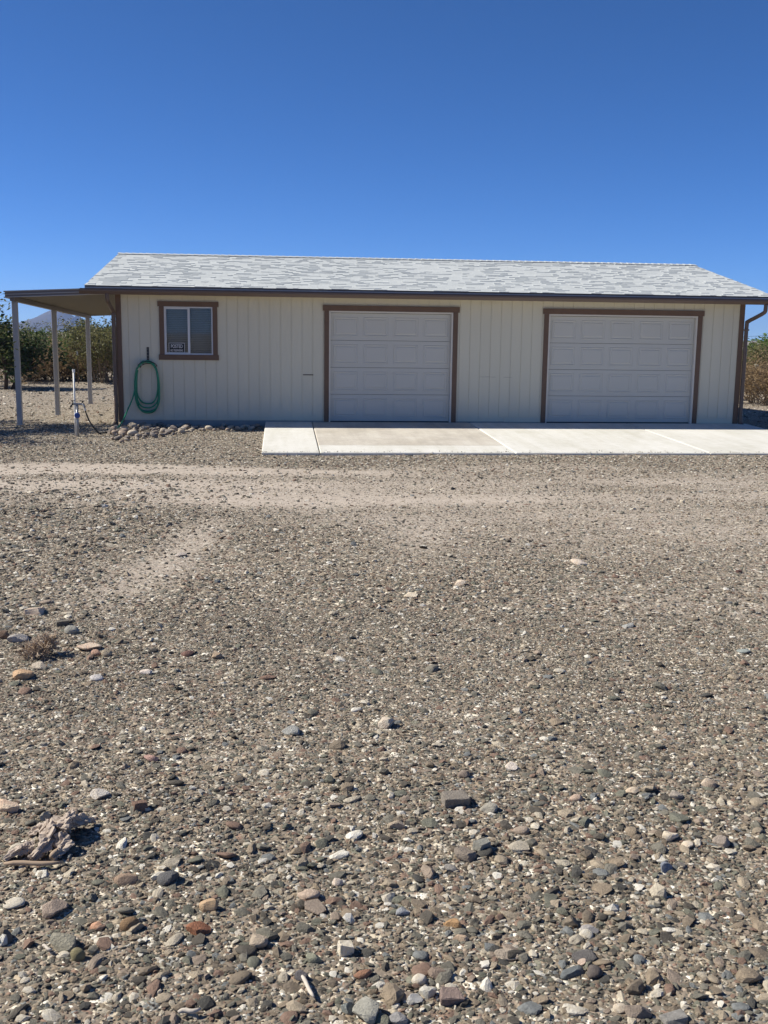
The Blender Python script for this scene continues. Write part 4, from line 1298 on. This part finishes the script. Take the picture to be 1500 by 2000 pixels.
# small dry bush on the gravel at left
b = gp_(86, 1283)
P = Plant(5)
for i in range(22):
    a_ = P.r.uniform(0, 6.28); t_ = P.r.uniform(.1, 1.25)
    d = Vector((math.sin(t_)*math.cos(a_), math.sin(t_)*math.sin(a_), math.cos(t_)))
    P.branch(Vector((0, 0, 0)), d, P.r.uniform(.055, .085), .0012, 0, 2, .8, 5, .02, 3, .2, 3)
e_ = empty('dry_bush', (b[0], b[1], gz(b[0], b[1]))); tag(e_, 'little dry twiggy bush on the gravel at the left', 'bush')
link('twigs', raw(P.wood, 'twigs', MT['twig_dry']), e_)
link('seed_heads', raw(P.leaves(2, .004, .004, .0015), 'seed_heads', MT['twig_dry']), e_)

# pale cactus arm among the shrubs on the right
cp_ = at(1476.5, 718, 1, 11.5)
ca_ = empty('cactus', (float(cp_[0]), 11.5, gz(cp_[0], 11.5))); tag(ca_, 'pale fuzzy cactus tip rising among the brown shrubs', 'cactus')
t = NT('cactus_skin'); v = t.coord((1, 1, 1), 'Object'); n_ = t.noise(v, 40, 3)
t.color(t.mix(n_, (.20, .21, .14), (.50, .48, .40))); t.rough(.9); t.bump(n_, .01); MT['cactus'] = t.m
hz_ = float(cp_[2])-gz(cp_[0], 11.5)+.12
n_ = 16; m = MB()
zz = [-.05, .3, hz_*.55, hz_*.8, hz_-.12, hz_-.04, hz_]; rr_ = [.04, .045, .048, .075, .085, .06, .01]
for z_, r_ in zip(zz, rr_):
    for k in range(n_): 
        q_ = r_*(1+.16*(k % 2)); m.v.append((q_*math.cos(6.283*k/n_), q_*math.sin(6.283*k/n_), z_))
for i in range(len(zz)-1):
    for k in range(n_): m.f.append((i*n_+k, i*n_+(k+1) % n_, (i+1)*n_+(k+1) % n_, (i+1)*n_+k))
m.build('stem', MT['cactus'], ca_)
r2 = random.Random(9); sp_ = MB()
for _ in range(500):
    z_ = r2.uniform(hz_*.6, hz_); a_ = r2.uniform(0, 6.28); q_ = np.interp(z_, zz, rr_)
    d = Vector((math.cos(a_), math.sin(a_), r2.uniform(-.2, .7))); p = Vector((q_*math.cos(a_), q_*math.sin(a_), z_))
    sp_.tube([p, p+d*.03], [.0015, .0008], 3, cap=False)
link('spines', raw(sp_, 'spines', MT['bone']), ca_)

# far overhead cable on two poles (one behind the garage, one off to the right)
a_ = at(1405, 660, 1, 70); c_ = at(1640, 641, 1, 70)
uw = empty('utility_line', (float(a_[0]), 70, gz(a_[0], 70))); tag(uw, 'thin dark cable strung low across the sky right of the garage', 'cable')
P = []
for u in np.linspace(0, 1, 13): P.append((a_[0]+(c_[0]-a_[0])*u, 70, a_[2]+(c_[2]-a_[2])*u-.12*4*u*(1-u)))
loc(MB().tube(P, .012, 5), uw).build('wire', MT['wire'], uw)
for q in (a_, c_): loc(MB().tube([(q[0], 70, -.5), (q[0], 70, q[2]+.1)], [.07, .05], 8), uw).build('pole', MT['pole'], uw)

# white marker post and a rail among the shrubs at left
q = at(151, 686, 1, 18.0); q2 = at(151, 692, 1, 18.0)
mp = empty('marker_post', (float(q[0]), 18.0, gz(q[0], 18.0))); tag(mp, 'small white marker post among the brown shrubs under the patio', 'post')
loc(MB().box(q[0]-.022, q[0]+.022, 17.98, 18.02, q2[2]-.02, q[2]+.02), mp).build('cap_sleeve', MT['marker'], mp, bevel=.004)
loc(MB().box(q[0]-.014, q[0]+.014, 17.986, 18.014, gz(q[0], 18)-.1, q2[2]-.0205), mp).build('stake', MT['pole'], mp)

# ------------------------------------------------------------------ air between here and the mountains
t = NT('air'); t.n.remove(t.b)
pv = t.N('ShaderNodeVolumePrincipled')
pv.inputs['Density'].default_value = 1.9e-4
pv.inputs['Color'].default_value = (.45, .62, 1.0, 1)
pv.inputs['Anisotropy'].default_value = .2
t.L(pv.outputs[0], t.out.inputs['Volume'])
hzb = MB().box(-4560, 4560, -4560, 4560, -4, 110).build('haze', t.m)
tag(hzb, 'thin blue air in front of the far mountain', 'haze', kind='stuff')
